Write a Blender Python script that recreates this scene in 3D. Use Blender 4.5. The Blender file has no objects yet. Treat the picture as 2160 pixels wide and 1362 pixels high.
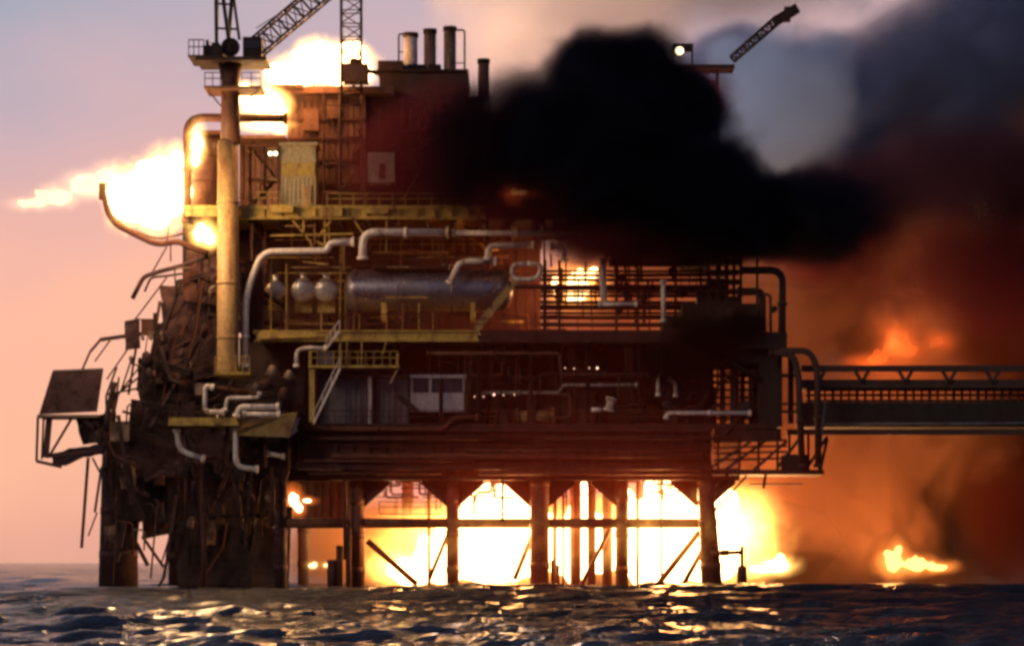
import bpy, bmesh, math, random
import numpy as np
from mathutils import Vector, Matrix, noise
from mathutils.geometry import convex_hull_2d
R = math.radians
random.seed(7)
S = bpy.context.scene
COL = S.collection

# ------------------------------------------------------------------ camera
D = 250.0            # metres from the camera to the front face of the rig
EYE = 2.0            # eye height over the water
HOR = 1186           # row of the horizon in the 2160 px photograph
cam = bpy.data.cameras.new('camera')
cam_o = bpy.data.objects.new('camera', cam); COL.objects.link(cam_o)
cam_o.location = (0, -D, EYE); cam_o.rotation_euler = (R(90), 0, 0)
cam.sensor_width = 36; cam.lens = 6250/2160*36
cam.shift_y = (HOR-681)/2160
cam.clip_start = 1; cam.clip_end = 30000
S.camera = cam_o

# ------------------------------------------------------------------ render / exposure
S.render.engine = 'CYCLES'
S.view_settings.view_transform = 'Standard'; S.view_settings.look = 'None'
S.view_settings.exposure = 0; S.view_settings.gamma = 1
c = S.cycles
c.use_adaptive_sampling = True; c.adaptive_threshold = 0.03
c.use_denoising = True
c.max_bounces = 5; c.diffuse_bounces = 2; c.glossy_bounces = 2; c.volume_bounces = 1
c.transparent_max_bounces = 8; c.transmission_bounces = 2
c.volume_step_rate = 0.6; c.volume_max_steps = 96
c.sample_clamp_indirect = 6
c.filter_width = 3.2

# ------------------------------------------------------------------ sky
SUN_EL, SUN_AZ = R(22), R(215)      # azimuth clockwise from +Y: behind and left of the camera
w = bpy.data.worlds.new('World'); S.world = w; w.use_nodes = True
nt = w.node_tree; nt.nodes.clear(); N, L = nt.nodes, nt.links
def wn(t, **k):
    n = N.new(t)
    for a, b in k.items(): setattr(n, a, b)
    return n
out = wn('ShaderNodeOutputWorld'); bg = wn('ShaderNodeBackground')
sky = wn('ShaderNodeTexSky', sky_type='NISHITA', sun_disc=False, sun_elevation=SUN_EL, sun_rotation=SUN_AZ, dust_density=6, air_density=2)
tc = wn('ShaderNodeTexCoord'); sep = wn('ShaderNodeSeparateXYZ'); L.new(tc.outputs['Generated'], sep.inputs[0])
nz = wn('ShaderNodeTexNoise'); nz.inputs['Scale'].default_value = 14; nz.inputs['Detail'].default_value = 3
mp = wn('ShaderNodeMapping'); mp.inputs['Scale'].default_value = (1, 1, 1.6); L.new(tc.outputs['Generated'], mp.inputs[0]); L.new(mp.outputs[0], nz.inputs['Vector'])
ad = wn('ShaderNodeMath', operation='MULTIPLY_ADD'); L.new(nz.outputs['Fac'], ad.inputs[0]); ad.inputs[1].default_value = 0.06; ad.inputs[2].default_value = -0.03
# the glow sits lower to the left of the rig: tilt the bands a little with x
tl = wn('ShaderNodeMath', operation='MULTIPLY_ADD'); L.new(sep.outputs['X'], tl.inputs[0]); tl.inputs[1].default_value = -0.16; L.new(sep.outputs['Z'], tl.inputs[2])
el = wn('ShaderNodeMath', operation='ADD'); L.new(tl.outputs[0], el.inputs[0]); L.new(ad.outputs[0], el.inputs[1])
mr = wn('ShaderNodeMapRange'); L.new(el.outputs[0], mr.inputs[0]); mr.inputs[1].default_value = 0; mr.inputs[2].default_value = 0.5
rp = wn('ShaderNodeValToRGB'); L.new(mr.outputs[0], rp.inputs[0])
stops = [(0.0,(.68,.36,.28)),(0.06,(.86,.41,.30)),(0.13,(1.0,.50,.33)),(0.21,(1.0,.49,.35)),(0.28,(.82,.45,.40)),(0.35,(.60,.42,.47)),(0.42,(.38,.38,.48)),(0.6,(.13,.12,.17)),(1.0,(.06,.085,.19))]
e = rp.color_ramp.elements
while len(e) < len(stops): e.new(0.5)
for k, (p, cc) in enumerate(stops): e[k].position = p; e[k].color = (*cc, 1)
# the dusk glow is on the far side; the sky behind the photographer is dim and blue
az = wn('ShaderNodeMapRange', interpolation_type='SMOOTHSTEP'); L.new(sep.outputs['Y'], az.inputs[0]); az.inputs[1].default_value = -0.2; az.inputs[2].default_value = 0.75
dim = wn('ShaderNodeMix', data_type='RGBA'); dim.inputs[6].default_value = (.045, .057, .11, 1)
L.new(az.outputs[0], dim.inputs[0]); L.new(rp.outputs[0], dim.inputs[7])
sk = wn('ShaderNodeMix', data_type='RGBA', blend_type='MULTIPLY'); sk.inputs[0].default_value = 1; L.new(sky.outputs[0], sk.inputs[6]); sk.inputs[7].default_value = (.01, .01, .01, 1)
add = wn('ShaderNodeMix', data_type='RGBA', blend_type='ADD'); add.inputs[0].default_value = 1; L.new(dim.outputs[2], add.inputs[6]); L.new(sk.outputs[2], add.inputs[7])
sc10 = wn('ShaderNodeMix', data_type='RGBA', blend_type='MULTIPLY'); sc10.inputs[0].default_value = 1; sc10.clamp_result = False
L.new(add.outputs[2], sc10.inputs[6]); sc10.inputs[7].default_value = (10, 10, 10, 1)
L.new(sc10.outputs[2], bg.inputs[0]); bg.inputs[1].default_value = 0.1
L.new(bg.outputs[0], out.inputs[0])
w.cycles.sampling_method = 'MANUAL'; w.cycles.sample_map_resolution = 512

# ------------------------------------------------------------------ sun
sl = bpy.data.lights.new('sun', 'SUN'); so = bpy.data.objects.new('sun', sl); COL.objects.link(so)
sl.energy = 0.5; sl.angle = R(12); sl.color = (1, .76, .5)
dirv = Vector((math.sin(SUN_AZ)*math.cos(SUN_EL), math.cos(SUN_AZ)*math.cos(SUN_EL), math.sin(SUN_EL)))
so.rotation_euler = dirv.to_track_quat('Z', 'Y').to_euler()
so.location = dirv*200

# ------------------------------------------------------------------ helpers
def pt(px, py, Y=0.0):
    s = (D+Y)/D/25
    return Vector(((px-1080)*s, Y, EYE+(HOR-py)*s))
def m_(px, Y=0.0): return px*(D+Y)/D/25      # pixels to metres at depth Y

class MB:
    def __init__(s): s.bm = bmesh.new()
    def quad(s, ps):
        vs = [s.bm.verts.new(p) for p in ps]
        return s.bm.faces.new(vs)
    def hexa(s, p):          # 8 corners: 0-3 bottom ring, 4-7 top ring
        v = [s.bm.verts.new(q) for q in p]
        for f in ((3,2,1,0),(4,5,6,7),(0,1,5,4),(1,2,6,5),(2,3,7,6),(3,0,4,7)): s.bm.faces.new([v[i] for i in f])
    def box(s, x0, x1, y0, y1, z0, z1):
        s.hexa([(x0,y0,z0),(x1,y0,z0),(x1,y1,z0),(x0,y1,z0),(x0,y0,z1),(x1,y0,z1),(x1,y1,z1),(x0,y1,z1)])
    def pbox(s, px0, px1, py0, py1, Y0, Y1):      # front face given in photograph pixels at depth Y0
        a, b = pt(px0, py1, Y0), pt(px1, py0, Y0)
        s.box(a.x, b.x, Y0, Y1, a.z, b.z)
    def bar(s, a, b, w, h=None, up=None):
        a, b = Vector(a), Vector(b); h = h or w
        d = (b-a).normalized(); u = up or (Vector((0,1,0)) if abs(d.y) < .9 else Vector((0,0,1)))
        sx = d.cross(u).normalized(); sy = sx.cross(d).normalized()
        q = [(-w/2,-h/2),(w/2,-h/2),(w/2,h/2),(-w/2,h/2)]
        s.hexa([a+sx*i+sy*j for i,j in q]+[b+sx*i+sy*j for i,j in q])
    def ibeam(s, a, b, w, h):   # flanges horizontal-ish: h tall, w deep
        a, b = Vector(a), Vector(b); d = (b-a).normalized()
        u = Vector((0,0,1)); u = (u-d*u.dot(d)).normalized(); t = h*.12
        s.bar(a+u*(h/2-t/2), b+u*(h/2-t/2), t, w, Vector((0,1,0)))
        s.bar(a-u*(h/2-t/2), b-u*(h/2-t/2), t, w, Vector((0,1,0)))
        s.bar(a, b, h-2*t, w*.25, Vector((0,1,0)))
    def pbar(s, p, q, w, Y=0.0, h=None):          # w in pixels
        a = pt(*p, Y) if len(p) == 2 else pt(*p); b = pt(*q, Y) if len(q) == 2 else pt(*q)
        s.bar(a, b, m_(w, Y), m_(h or w, Y))
    def tube(s, pts, r, n=10, fil=None, cap=True, r1=None):
        P = [Vector(p) for p in pts]
        if fil and len(P) > 2:
            Q = [P[0]]
            for i in range(1, len(P)-1):
                a, b, cc = P[i-1], P[i], P[i+1]
                f = min(fil, (a-b).length*.48, (cc-b).length*.48)
                p0, p1 = b+(a-b).normalized()*f, b+(cc-b).normalized()*f
                for k in range(7):
                    t = k/6; Q.append(p0*(1-t)**2+b*2*t*(1-t)+p1*t*t)
            Q.append(P[-1]); P = Q
        prev = None; rings = []
        for i, p in enumerate(P):
            d = (P[min(i+1,len(P)-1)]-P[max(i-1,0)]).normalized()
            u = prev if prev else (Vector((0,1,0)) if abs(d.y) < .9 else Vector((1,0,0)))
            u = (u-d*u.dot(d)).normalized(); prev = u; v = d.cross(u)
            rr = r if r1 is None else r+(r1-r)*i/(len(P)-1)
            rings.append([s.bm.verts.new(p+u*math.cos(2*math.pi*k/n)*rr+v*math.sin(2*math.pi*k/n)*rr) for k in range(n)])
        for A, B in zip(rings, rings[1:]):
            for k in range(n): s.bm.faces.new((A[k], A[(k+1)%n], B[(k+1)%n], B[k])).smooth = True
        if cap: s.bm.faces.new(rings[0][::-1]); s.bm.faces.new(rings[-1])
    def ptube(s, pts, r, Y=0.0, fil=14, n=10, r1=None):
        s.tube([pt(*p, Y) if len(p) == 2 else pt(*p) for p in pts], m_(r, Y), n, m_(fil, Y), r1=None if r1 is None else m_(r1, Y))
    def lathe(s, a, b, prof, n=24):   # profile [(t along a-b in metres, radius)]
        a, b = Vector(a), Vector(b); d = (b-a).normalized()
        u = Vector((0,0,1)) if abs(d.z) < .9 else Vector((1,0,0)); u = (u-d*u.dot(d)).normalized(); v = d.cross(u)
        rings = []
        for t, r in prof:
            r = max(r, 1e-3)
            rings.append([s.bm.verts.new(a+d*t+u*math.cos(2*math.pi*k/n)*r+v*math.sin(2*math.pi*k/n)*r) for k in range(n)])
        for A, B in zip(rings, rings[1:]):
            for k in range(n): s.bm.faces.new((A[k], A[(k+1)%n], B[(k+1)%n], B[k])).smooth = True
        s.bm.faces.new(rings[0][::-1]); s.bm.faces.new(rings[-1])
    def sheet(s, p00, p10, p11, p01, nx=8, ny=8, amp=.3, th=.06, seed=0, freq=.5):   # a crumpled plate with thickness
        p00, p10, p11, p01 = map(Vector, (p00, p10, p11, p01))
        nrm = (p10-p00).cross(p01-p00).normalized()
        def g(off):
            vs = []
            for j in range(ny+1):
                for i in range(nx+1):
                    u, v = i/nx, j/ny
                    p = p00*(1-u)*(1-v)+p10*u*(1-v)+p11*u*v+p01*(1-u)*v
                    q = p*freq+Vector((seed*7.1, seed*3.3, seed))
                    p = p+nrm*(noise.fractal(q, 1, 2, 3)*amp)+Vector((noise.noise(q+Vector((9,0,0))), 0, noise.noise(q+Vector((0,9,0)))))*amp*.6
                    vs.append(s.bm.verts.new(p+nrm*off))
            return vs
        A, B = g(th/2), g(-th/2); W = nx+1
        for j in range(ny):
            for i in range(nx):
                k = j*W+i
                s.bm.faces.new((A[k],A[k+1],A[k+W+1],A[k+W])); s.bm.faces.new((B[k+W],B[k+W+1],B[k+1],B[k]))
        edge = [i for i in range(W)]+[j*W+nx for j in range(1,ny+1)]+[ny*W+i for i in range(nx-1,-1,-1)]+[j*W for j in range(ny-1,0,-1)]
        for a, b in zip(edge, edge[1:]+edge[:1]): s.bm.faces.new((A[b],A[a],B[a],B[b]))
    def railing(s, a, b, h=1.1, step=1.5, r=.035):
        a, b = Vector(a), Vector(b); n = max(1, round((b-a).length/step)); up = Vector((0,0,h))
        for i in range(n+1):
            p = a.lerp(b, i/n); s.bar(p, p+up, r*2)
        for k in (1, .55): s.bar(a+up*k, b+up*k, r*2)
    def prailing(s, px0, px1, py, Y=0.0, h=1.1, step=1.5, r=.035): s.railing(pt(px0, py, Y), pt(px1, py, Y), h, step, r)
    def stairs(s, a, b, w=.9):     # flight between two points: stringers, treads, rails
        a, b = Vector(a), Vector(b); oy = Vector((0, w/2, 0)); n = max(3, int(abs(b.z-a.z)/.25))
        for sg in (-1, 1):
            s.bar(a+oy*sg, b+oy*sg, .16, .06)
            for k in (.9,): s.bar(a+oy*sg+Vector((0,0,k)), b+oy*sg+Vector((0,0,k)), .035)
            for k in range(4):
                p = a.lerp(b, k/3)+oy*sg; s.bar(p, p+Vector((0,0,.9)), .035)
        for i in range(1, n):
            p = a.lerp(b, i/n); s.box(p.x-.13, p.x+.13, p.y-w/2, p.y+w/2, p.z-.02, p.z+.02)
    def lattice(s, a, b, w0, w1, n, r, br=None):   # square lattice mast or boom
        a, b = Vector(a), Vector(b); d = (b-a).normalized(); br = br or r*.6
        u = Vector((0,1,0)); u = (u-d*u.dot(d)).normalized(); v = d.cross(u)
        def cn(t, k):
            ww = (w0+(w1-w0)*t)/2; sx, sy = ((1,1),(1,-1),(-1,-1),(-1,1))[k%4]
            return a.lerp(b, t)+u*ww*sx+v*ww*sy
        for k in range(4):
            s.tube([cn(0,k), cn(1,k)], r, 6)
            for i in range(n):
                t0, t1 = i/n, (i+1)/n
                s.tube([cn(t0,k), cn(t0,k+1)], br, 5)
                s.tube([cn(t0,k+(i%2)), cn(t1,k+1-(i%2))], br, 5)
        for k in range(4): s.tube([cn(1,k), cn(1,k+1)], br, 5)
    def build(s, name, mat, parent=None, origin=None, smooth=False, **props):
        me = bpy.data.meshes.new(name); bm = s.bm
        root = parent
        while root is not None and root.parent is not None: root = root.parent
        o0 = Vector(root.location) if root is not None else Vector(origin or (0,0,0))
        bmesh.ops.translate(bm, verts=bm.verts, vec=-o0)
        bmesh.ops.recalc_face_normals(bm, faces=bm.faces)
        if smooth:
            for f in bm.faces: f.smooth = True
        bm.to_mesh(me); bm.free()
        o = bpy.data.objects.new(name, me); COL.objects.link(o)
        me.materials.append(mat)
        if parent is not None: o.parent = parent
        else: o.location = o0
        for k, v in props.items(): o[k] = v
        return o
def tag(o, label, cat, group=None, kind=None):
    o['label'] = label; o['category'] = cat
    if group: o['group'] = group
    if kind: o['kind'] = kind
    return o
def thing(name, label, cat, loc, group=None):
    o = bpy.data.objects.new(name, None); COL.objects.link(o); o.location = loc; o.empty_display_size = .3
    return tag(o, label, cat, group)

# ------------------------------------------------------------------ materials
def mat(name, col, rough=.6, metal=0, dirt=(.05,.022,.015), amt=.5, scale=.35, bump=.15, streak=True, fine=4):
    m = bpy.data.materials.new(name); m.use_nodes = True; t = m.node_tree; b = t.nodes['Principled BSDF']
    def n(k, **a):
        x = t.nodes.new(k)
        for i, j in a.items(): setattr(x, i, j)
        return x
    g = n('ShaderNodeNewGeometry'); mp = n('ShaderNodeMapping'); t.links.new(g.outputs['Position'], mp.inputs[0])
    mp.inputs['Scale'].default_value = (1, 1, .3) if streak else (1,1,1)
    a = n('ShaderNodeTexNoise'); a.inputs['Scale'].default_value = scale*3; a.inputs['Detail'].default_value = 6; a.inputs['Roughness'].default_value = .65; t.links.new(mp.outputs[0], a.inputs['Vector'])
    mr = n('ShaderNodeMapRange'); t.links.new(a.outputs['Fac'], mr.inputs[0]); mr.inputs[1].default_value = .62-amt*.3; mr.inputs[2].default_value = .78-amt*.25; mr.inputs[3].default_value = 0; mr.inputs[4].default_value = .9
    mx = n('ShaderNodeMix', data_type='RGBA'); t.links.new(mr.outputs[0], mx.inputs[0]); mx.inputs[6].default_value = (*col, 1); mx.inputs[7].default_value = (*dirt, 1)
    f = n('ShaderNodeTexNoise'); f.inputs['Scale'].default_value = fine; f.inputs['Detail'].default_value = 4; t.links.new(g.outputs['Position'], f.inputs['Vector'])
    hv = n('ShaderNodeHueSaturation'); v2 = n('ShaderNodeMapRange'); t.links.new(f.outputs['Fac'], v2.inputs[0]); v2.inputs[1].default_value = .3; v2.inputs[2].default_value = .7; v2.inputs[3].default_value = .75; v2.inputs[4].default_value = 1.2
    t.links.new(v2.outputs[0], hv.inputs['Value']); t.links.new(mx.outputs[2], hv.inputs['Color']); t.links.new(hv.outputs[0], b.inputs['Base Color'])
    rr = n('ShaderNodeMapRange'); t.links.new(a.outputs['Fac'], rr.inputs[0]); rr.inputs[1].default_value = .3; rr.inputs[2].default_value = .7; rr.inputs[3].default_value = max(.05, rough-.1); rr.inputs[4].default_value = min(1, rough+.25); t.links.new(rr.outputs[0], b.inputs['Roughness'])
    b.inputs['Metallic'].default_value = metal
    if bump:
        bp = n('ShaderNodeBump'); bp.inputs['Strength'].default_value = bump; bp.inputs['Distance'].default_value = .05; t.links.new(f.outputs['Fac'], bp.inputs['Height']); t.links.new(bp.outputs[0], b.inputs['Normal'])
    return m
M = dict(
    rust=mat('rusted_steel', (.09,.026,.018), .75),
    dark=mat('dark_haze_steel', (.024,.007,.008), .7, dirt=(.014,.005,.006)),  # made darker and redder to stand in for the red haze
    soot=mat('sooty_shaded_steel', (.018,.012,.013), .8, dirt=(.03,.012,.01)),  # soot black that also stands in for smoke shade on the right
    maroon=mat('maroon_haze_steel', (.042,.007,.007), .7, dirt=(.02,.006,.005)),  # redness of the fire-lit haze put into the steel colour
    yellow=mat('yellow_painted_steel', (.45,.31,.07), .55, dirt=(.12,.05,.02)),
    ochre=mat('ochre_painted_steel', (.40,.25,.10), .55, dirt=(.2,.09,.035), amt=.45),
    grey=mat('pale_grey_pipe_lagging', (.74,.66,.64), .45, dirt=(.22,.13,.1), amt=.4),
    dkpipe=mat('blackened_pipe', (.05,.02,.018), .6),
    brownpipe=mat('brown_hot_pipe', (.13,.05,.03), .6),
    vessel=mat('grey_vessel_cladding', (.28,.28,.36), .28, .8, dirt=(.12,.09,.12), amt=.25),
    panel=mat('blue_grey_wall_panel', (.10,.10,.14), .6, dirt=(.06,.04,.05), amt=.5),
    silver=mat('silver_vessel_cladding', (.6,.58,.58), .3, .5, dirt=(.3,.22,.2), amt=.2),
    white=mat('off_white_paint', (.34,.32,.40), .5, dirt=(.2,.15,.15), amt=.4),
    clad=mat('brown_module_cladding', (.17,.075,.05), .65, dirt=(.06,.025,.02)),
    dimclad=mat('smoke_dimmed_cladding', (.020,.007,.011), .7, dirt=(.03,.012,.012)),  # base colour lowered to stand in for smoke over the module
    cream=mat('cream_cabin_paint', (.42,.34,.19), .55, dirt=(.24,.13,.05), amt=.4),
    stack=mat('weathered_stack_steel', (.22,.15,.12), .55, .3, dirt=(.05,.03,.03)),
    wreck=mat('burnt_wreckage_steel', (.058,.022,.029), .75, dirt=(.026,.010,.014), amt=.6, streak=False),
    glass=mat('dark_window_glass', (.03,.025,.05), .12, amt=.1, bump=0),
    leg=mat('jacket_leg_steel', (.15,.055,.03), .7, dirt=(.06,.025,.02)),
)

# ------------------------------------------------------------------ sea
def make_sea():
    rng = np.random.default_rng(5)
    d = np.concatenate([np.geomspace(30, 62, 60)[:-1], np.geomspace(62, 300, 820), np.geomspace(305, 1200, 120), np.geomspace(1300, 20000, 30)])
    nx = 460; u = np.linspace(-1, 1, nx); u = u*.5+.5*u**3
    Y = (d-D)[:, None]*np.ones((1, nx)); X = (d[:, None]*.42+45)*u[None, :]
    Z = np.zeros_like(X)
    for k in range(34):
        lam = .8*(22/.8)**(k/33)
        th = rng.normal(-1.75, .55); a = .0185*lam**.62*rng.uniform(.5, 1.2)
        ph = rng.uniform(0, 6.28); kk = 2*np.pi/lam
        arg = kk*(X*np.cos(th)+Y*np.sin(th))+ph+.7*np.sin(X*.05+k)+.5*np.sin(Y*.06+2*k)
        far = np.clip(1.25-np.hypot(X, Y+D)/(lam*150), 0, 1)
        Z += a*far*(1-2*np.abs(np.sin(arg/2))**1.4)*.9
    # a long swell running past the foot of the rig
    Z += .55*np.exp(-((Y+50-.10*X)/18)**2)*(.7+.3*np.sin(X*.055+1.2))
    Z += 1.05*np.clip((X+12)/26, 0, 1)*np.exp(-((Y+78+.12*X)/10)**2)*(.85+.15*np.sin(X*.11))
    Z -= .2
    me = bpy.data.meshes.new('sea'); ny = len(d)
    co = np.stack([X, Y, Z], -1).reshape(-1, 3)
    i = np.arange(ny-1)[:, None]*nx+np.arange(nx-1)[None, :]
    f = np.stack([i, i+1, i+nx+1, i+nx], -1).reshape(-1, 4)
    me.vertices.add(len(co)); me.vertices.foreach_set('co', co.astype(np.float32).ravel())
    me.loops.add(f.size); me.loops.foreach_set('vertex_index', f.astype(np.int32).ravel())
    me.polygons.add(len(f)); me.polygons.foreach_set('loop_start', np.arange(0, f.size, 4, dtype=np.int32)); me.update(calc_edges=True)
    me.polygons.foreach_set('use_smooth', [True]*len(me.polygons))
    o = bpy.data.objects.new('sea', me); COL.objects.link(o); o['kind'] = 'structure'
    m = bpy.data.materials.new('sea_water'); m.use_nodes = True; t = m.node_tree; b = t.nodes['Principled BSDF']
    b.inputs['Base Color'].default_value = (.006, .005, .010, 1); b.inputs['Roughness'].default_value = .09; b.inputs['IOR'].default_value = 1.33
    g = t.nodes.new('ShaderNodeNewGeometry'); mp = t.nodes.new('ShaderNodeMapping'); mp.inputs['Scale'].default_value = (.55, 1.5, 1); t.links.new(g.outputs['Position'], mp.inputs[0])
    n1 = t.nodes.new('ShaderNodeTexNoise'); n1.inputs['Scale'].default_value = 1.8; n1.inputs['Detail'].default_value = 6; n1.inputs['Roughness'].default_value = .6; n1.inputs['Distortion'].default_value = .6; t.links.new(mp.outputs[0], n1.inputs['Vector'])
    n2 = t.nodes.new('ShaderNodeTexNoise'); n2.inputs['Scale'].default_value = 5; n2.inputs['Detail'].default_value = 4; t.links.new(mp.outputs[0], n2.inputs['Vector'])
    b2 = t.nodes.new('ShaderNodeBump'); b2.inputs['Strength'].default_value = 1; b2.inputs['Distance'].default_value = .14; t.links.new(n2.outputs['Fac'], b2.inputs['Height'])
    bp = t.nodes.new('ShaderNodeBump'); bp.inputs['Strength'].default_value = .8; bp.inputs['Distance'].default_value = .5; t.links.new(n1.outputs['Fac'], bp.inputs['Height']); t.links.new(b2.outputs[0], bp.inputs['Normal']); t.links.new(bp.outputs[0], b.inputs['Normal'])
    me.materials.append(m)
make_sea()

def nodes_of(m):
    m.use_nodes = True; t = m.node_tree; t.nodes.clear()
    def n(k, **a):
        x = t.nodes.new(k)
        for i, j in a.items(): setattr(x, i, j)
        return x
    return t, n
FIRE = {}
def fire_mat(e):
    if e not in FIRE:
        m = bpy.data.materials.new('flame'); t, n = nodes_of(m)
        em = n('ShaderNodeEmission'); em.inputs[0].default_value = (*[x/max(e) for x in e], 1); em.inputs[1].default_value = max(e)
        o = n('ShaderNodeOutputMaterial'); t.links.new(em.outputs[0], o.inputs['Surface']); FIRE[e] = m
    return FIRE[e]

# ------------------------------------------------------------------ the rig itself: jacket, decks, columns
rig = thing('oil_platform', 'steel production platform on jacket legs, burning, with three yellow and maroon decks', 'oil platform', pt(960, 1236, 12))
def part(name, mb, m, parent=rig, **k): return mb.build(name, M[m], parent, **k)
def leg(px0, py0, px1, py1, Y, r0, r1, m='leg'):
    b = MB(); b.tube([pt(px0,py0,Y), pt(px1,py1,Y)], m_(r0,Y), 18, r1=m_(r1,Y)); o = part('jacket_leg', b, m)
    a = pt(px0,py0,Y); q = pt(px1,py1,Y)
    for t in (.25, .52, .8):
        b = MB(); b.lathe(a.lerp(q,t)-Vector((0,0,.3)), a.lerp(q,t)+Vector((0,0,.3)), [(0, m_(r0+(r1-r0)*t,Y)+.05),(.6, m_(r0+(r1-r0)*t,Y)+.05)], 18)
        part('collar', b, m, o)
    return o
LEGS = [(592,985,592,1250,2,13,13,'wreck'),(752,990,752,1255,2,17,18,'leg'),(955,985,955,1255,2,14,14,'leg'),(1138,940,1138,1255,1.5,20,21,'leg'),
        (1312,985,1312,1255,2,14,14,'leg'),(1483,930,1503,1260,1,14,24,'leg'),(250,905,250,1235,10,33,42,'wreck'),(375,930,375,1235,12,20,20,'wreck'),
        (640,985,640,1240,27,12,12,'soot'),(860,985,860,1240,27,12,12,'soot'),(1380,985,1380,1240,27,12,12,'soot'),(480,960,480,1245,8,17,17,'wreck')]
for l in LEGS: leg(*l)
for px0, px1 in ((605,735),(769,943),(967,1118),(1158,1301),(1323,1474)):     # tie beams between the legs
    b = MB(); b.tube([pt(px0,1103,2), pt(px1,1103,2)], m_(10.5,2), 12); part('tie_beam', b, 'leg')
for a, q, r in (((775,1140),(880,1232),7),((948,1118),(905,1222),5),((1124,1125),(1085,1222),6),((1476,1120),(1380,1242),7),((1487,1150),(1438,1238),6),((1287,1115),(1225,1235),5)):
    b = MB(); b.tube([pt(*a,2.6), pt(*q,2.6)], m_(r,2), 10); part('diagonal_brace', b, 'leg')
for lx, r, sides in ((752,17,(1,)),(955,12,(-1,1)),(1138,20,(-1,1)),(1312,11,(-1,)),(1483,14,(-1,1))):      # knee braces making the arched bays
    for s_ in sides:
        b = MB(); b.pbar((lx+s_*(r-4),1064),(lx+s_*(r+52),1014),13,2); part('knee_brace', b, 'maroon')
        b = MB(); q0, q1, q2 = (lx+s_*(r-3),1062), (lx+s_*(r+52),1012), (lx+s_*(r-3),1004); b.quad([pt(*q0,2.2),pt(*q1,2.2),pt(*q2,2.2)]); b.quad([pt(*q0,2.4),pt(*q2,2.4),pt(*q1,2.4)])
        for u_, v_ in ((q0,q1),(q1,q2),(q2,q0)): b.quad([pt(*u_,2.2),pt(*u_,2.4),pt(*v_,2.4),pt(*v_,2.2)])
        part('gusset_plate', b, 'maroon')
for px, r, m in ((1214,12,'leg'),(1248,9,'leg'),(1281,11,'leg'),(1170,5,'leg'),(1345,4,'leg'),(905,4,'leg'),(1188,3,'dkpipe'),(1395,3,'dkpipe')):     # well conductors
    b = MB(); b.tube([pt(px,985,5), pt(px,1250,5)], m_(r,5), 12); part('well_conductor', b, m)
for px, r, p0, p1 in ((426,4,960,1190),(392,3,1010,1100),(430,6,1080,1240),(728,4,960,1180),(735,6,1110,1240),(1060,3,1010,1100),(1165,4,1180,1240),(1178,3,1190,1240),(700,10,1180,1240),(716,7,1150,1240),(575,5,985,1110)):
    b = MB(); b.tube([pt(px,p0,.5), pt(px,p1,.5)], m_(r), 8); part('riser', b, 'rust')
b = MB(); b.pbox(600,1560,988,1014,3,3.4); part('ring_beam', b, 'maroon')
b = MB(); b.pbox(604,738,1012,1094,7,9)
for px in range(608,735,16): b.pbox(px,px+6,1012,1094,6.8,7)
part('wellhead_housing', b, 'dark')
b = MB(); b.pbox(505,645,712,900,5,6); part('screen', b, 'dark')
random.seed(66)
for k in range(58):     # small pipework hanging in the upper bays under the deck
    px = random.uniform(770,1475); py = random.uniform(1006,1050); q = [(px,1004),(px,py),(px+random.choice([-1,1])*random.uniform(15,70),py)]
    if random.random() < .5: q.append((q[-1][0],py+random.uniform(8,40)))
    b = MB(); b.ptube(q, random.uniform(1,2.6), random.uniform(2.8,6), 6, 7); part('pipe_run', b, random.choice(['leg','maroon','rust']))
# a walkway strung under the deck
b = MB(); b.pbox(985,1110,1082,1085,6,7.2); b.prailing(985,1110,1082,6,1.0,1.3); part('under_deck_walkway', b, 'rust')
b = MB(); b.pbox(800,930,1082,1085,7,8.2); b.prailing(800,930,1082,7,1.0,1.3); part('under_deck_walkway', b, 'rust')

# cellar deck: deep maroon girders
b = MB(); b.pbox(560,1640,893,903,0,28); dk = part('cellar_deck', b, 'maroon')
b = MB(); b.pbox(632,1500,906,984,.25,.45)
b.pbox(628,1504,903,910,-.25,.5); b.pbox(628,1504,980,990,-.25,.5); b.pbox(628,1504,938,942,0,.25)
for px in range(640,1500,34): b.pbox(px,px+3,910,980,-.1,.25)
part('edge_girder', b, 'maroon', dk)
b = MB(); b.pbox(1506,1648,903,927,.25,.45); b.pbox(1504,1650,924,930,-.1,.5); part('edge_girder', b, 'maroon', dk)
for Y in (9,18,27):
    b = MB(); b.pbox(440,1560,905,1000,Y,Y+.4); b.pbox(440,1560,1000,1008,Y-.3,Y+.7); part('deck_girder', b, 'dark', dk)
for px in range(600,1560,110):
    b = MB(); b.box(pt(px,0).x-.2, pt(px,0).x+.2, .6, 28, pt(0,985).z, pt(0,905).z); part('cross_beam', b, 'maroon', dk)
b = MB(); b.pbox(700,1500,1004,1012,.2,.8); part('pipe_shelf', b, 'maroon', dk)
for k, (px0, px1, py, r) in enumerate(((650,1120,925,5),(700,1480,962,6),(980,1500,950,4),(640,1000,972,3),(1150,1560,925,4),(1010,1480,998,4),(650,930,998,3))):
    b = MB(); b.tube([pt(px0,py,-.4), pt(px1,py,-.4)], m_(r), 8); part('header_pipe', b, 'rust' if k%2 else 'maroon', dk)
b = MB(); b.prailing(630,1010,893,-.1); part('handrail', b, 'maroon', dk)
b = MB(); b.prailing(1010,1560,893,-.1); part('handrail', b, 'rust', dk)
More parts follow.
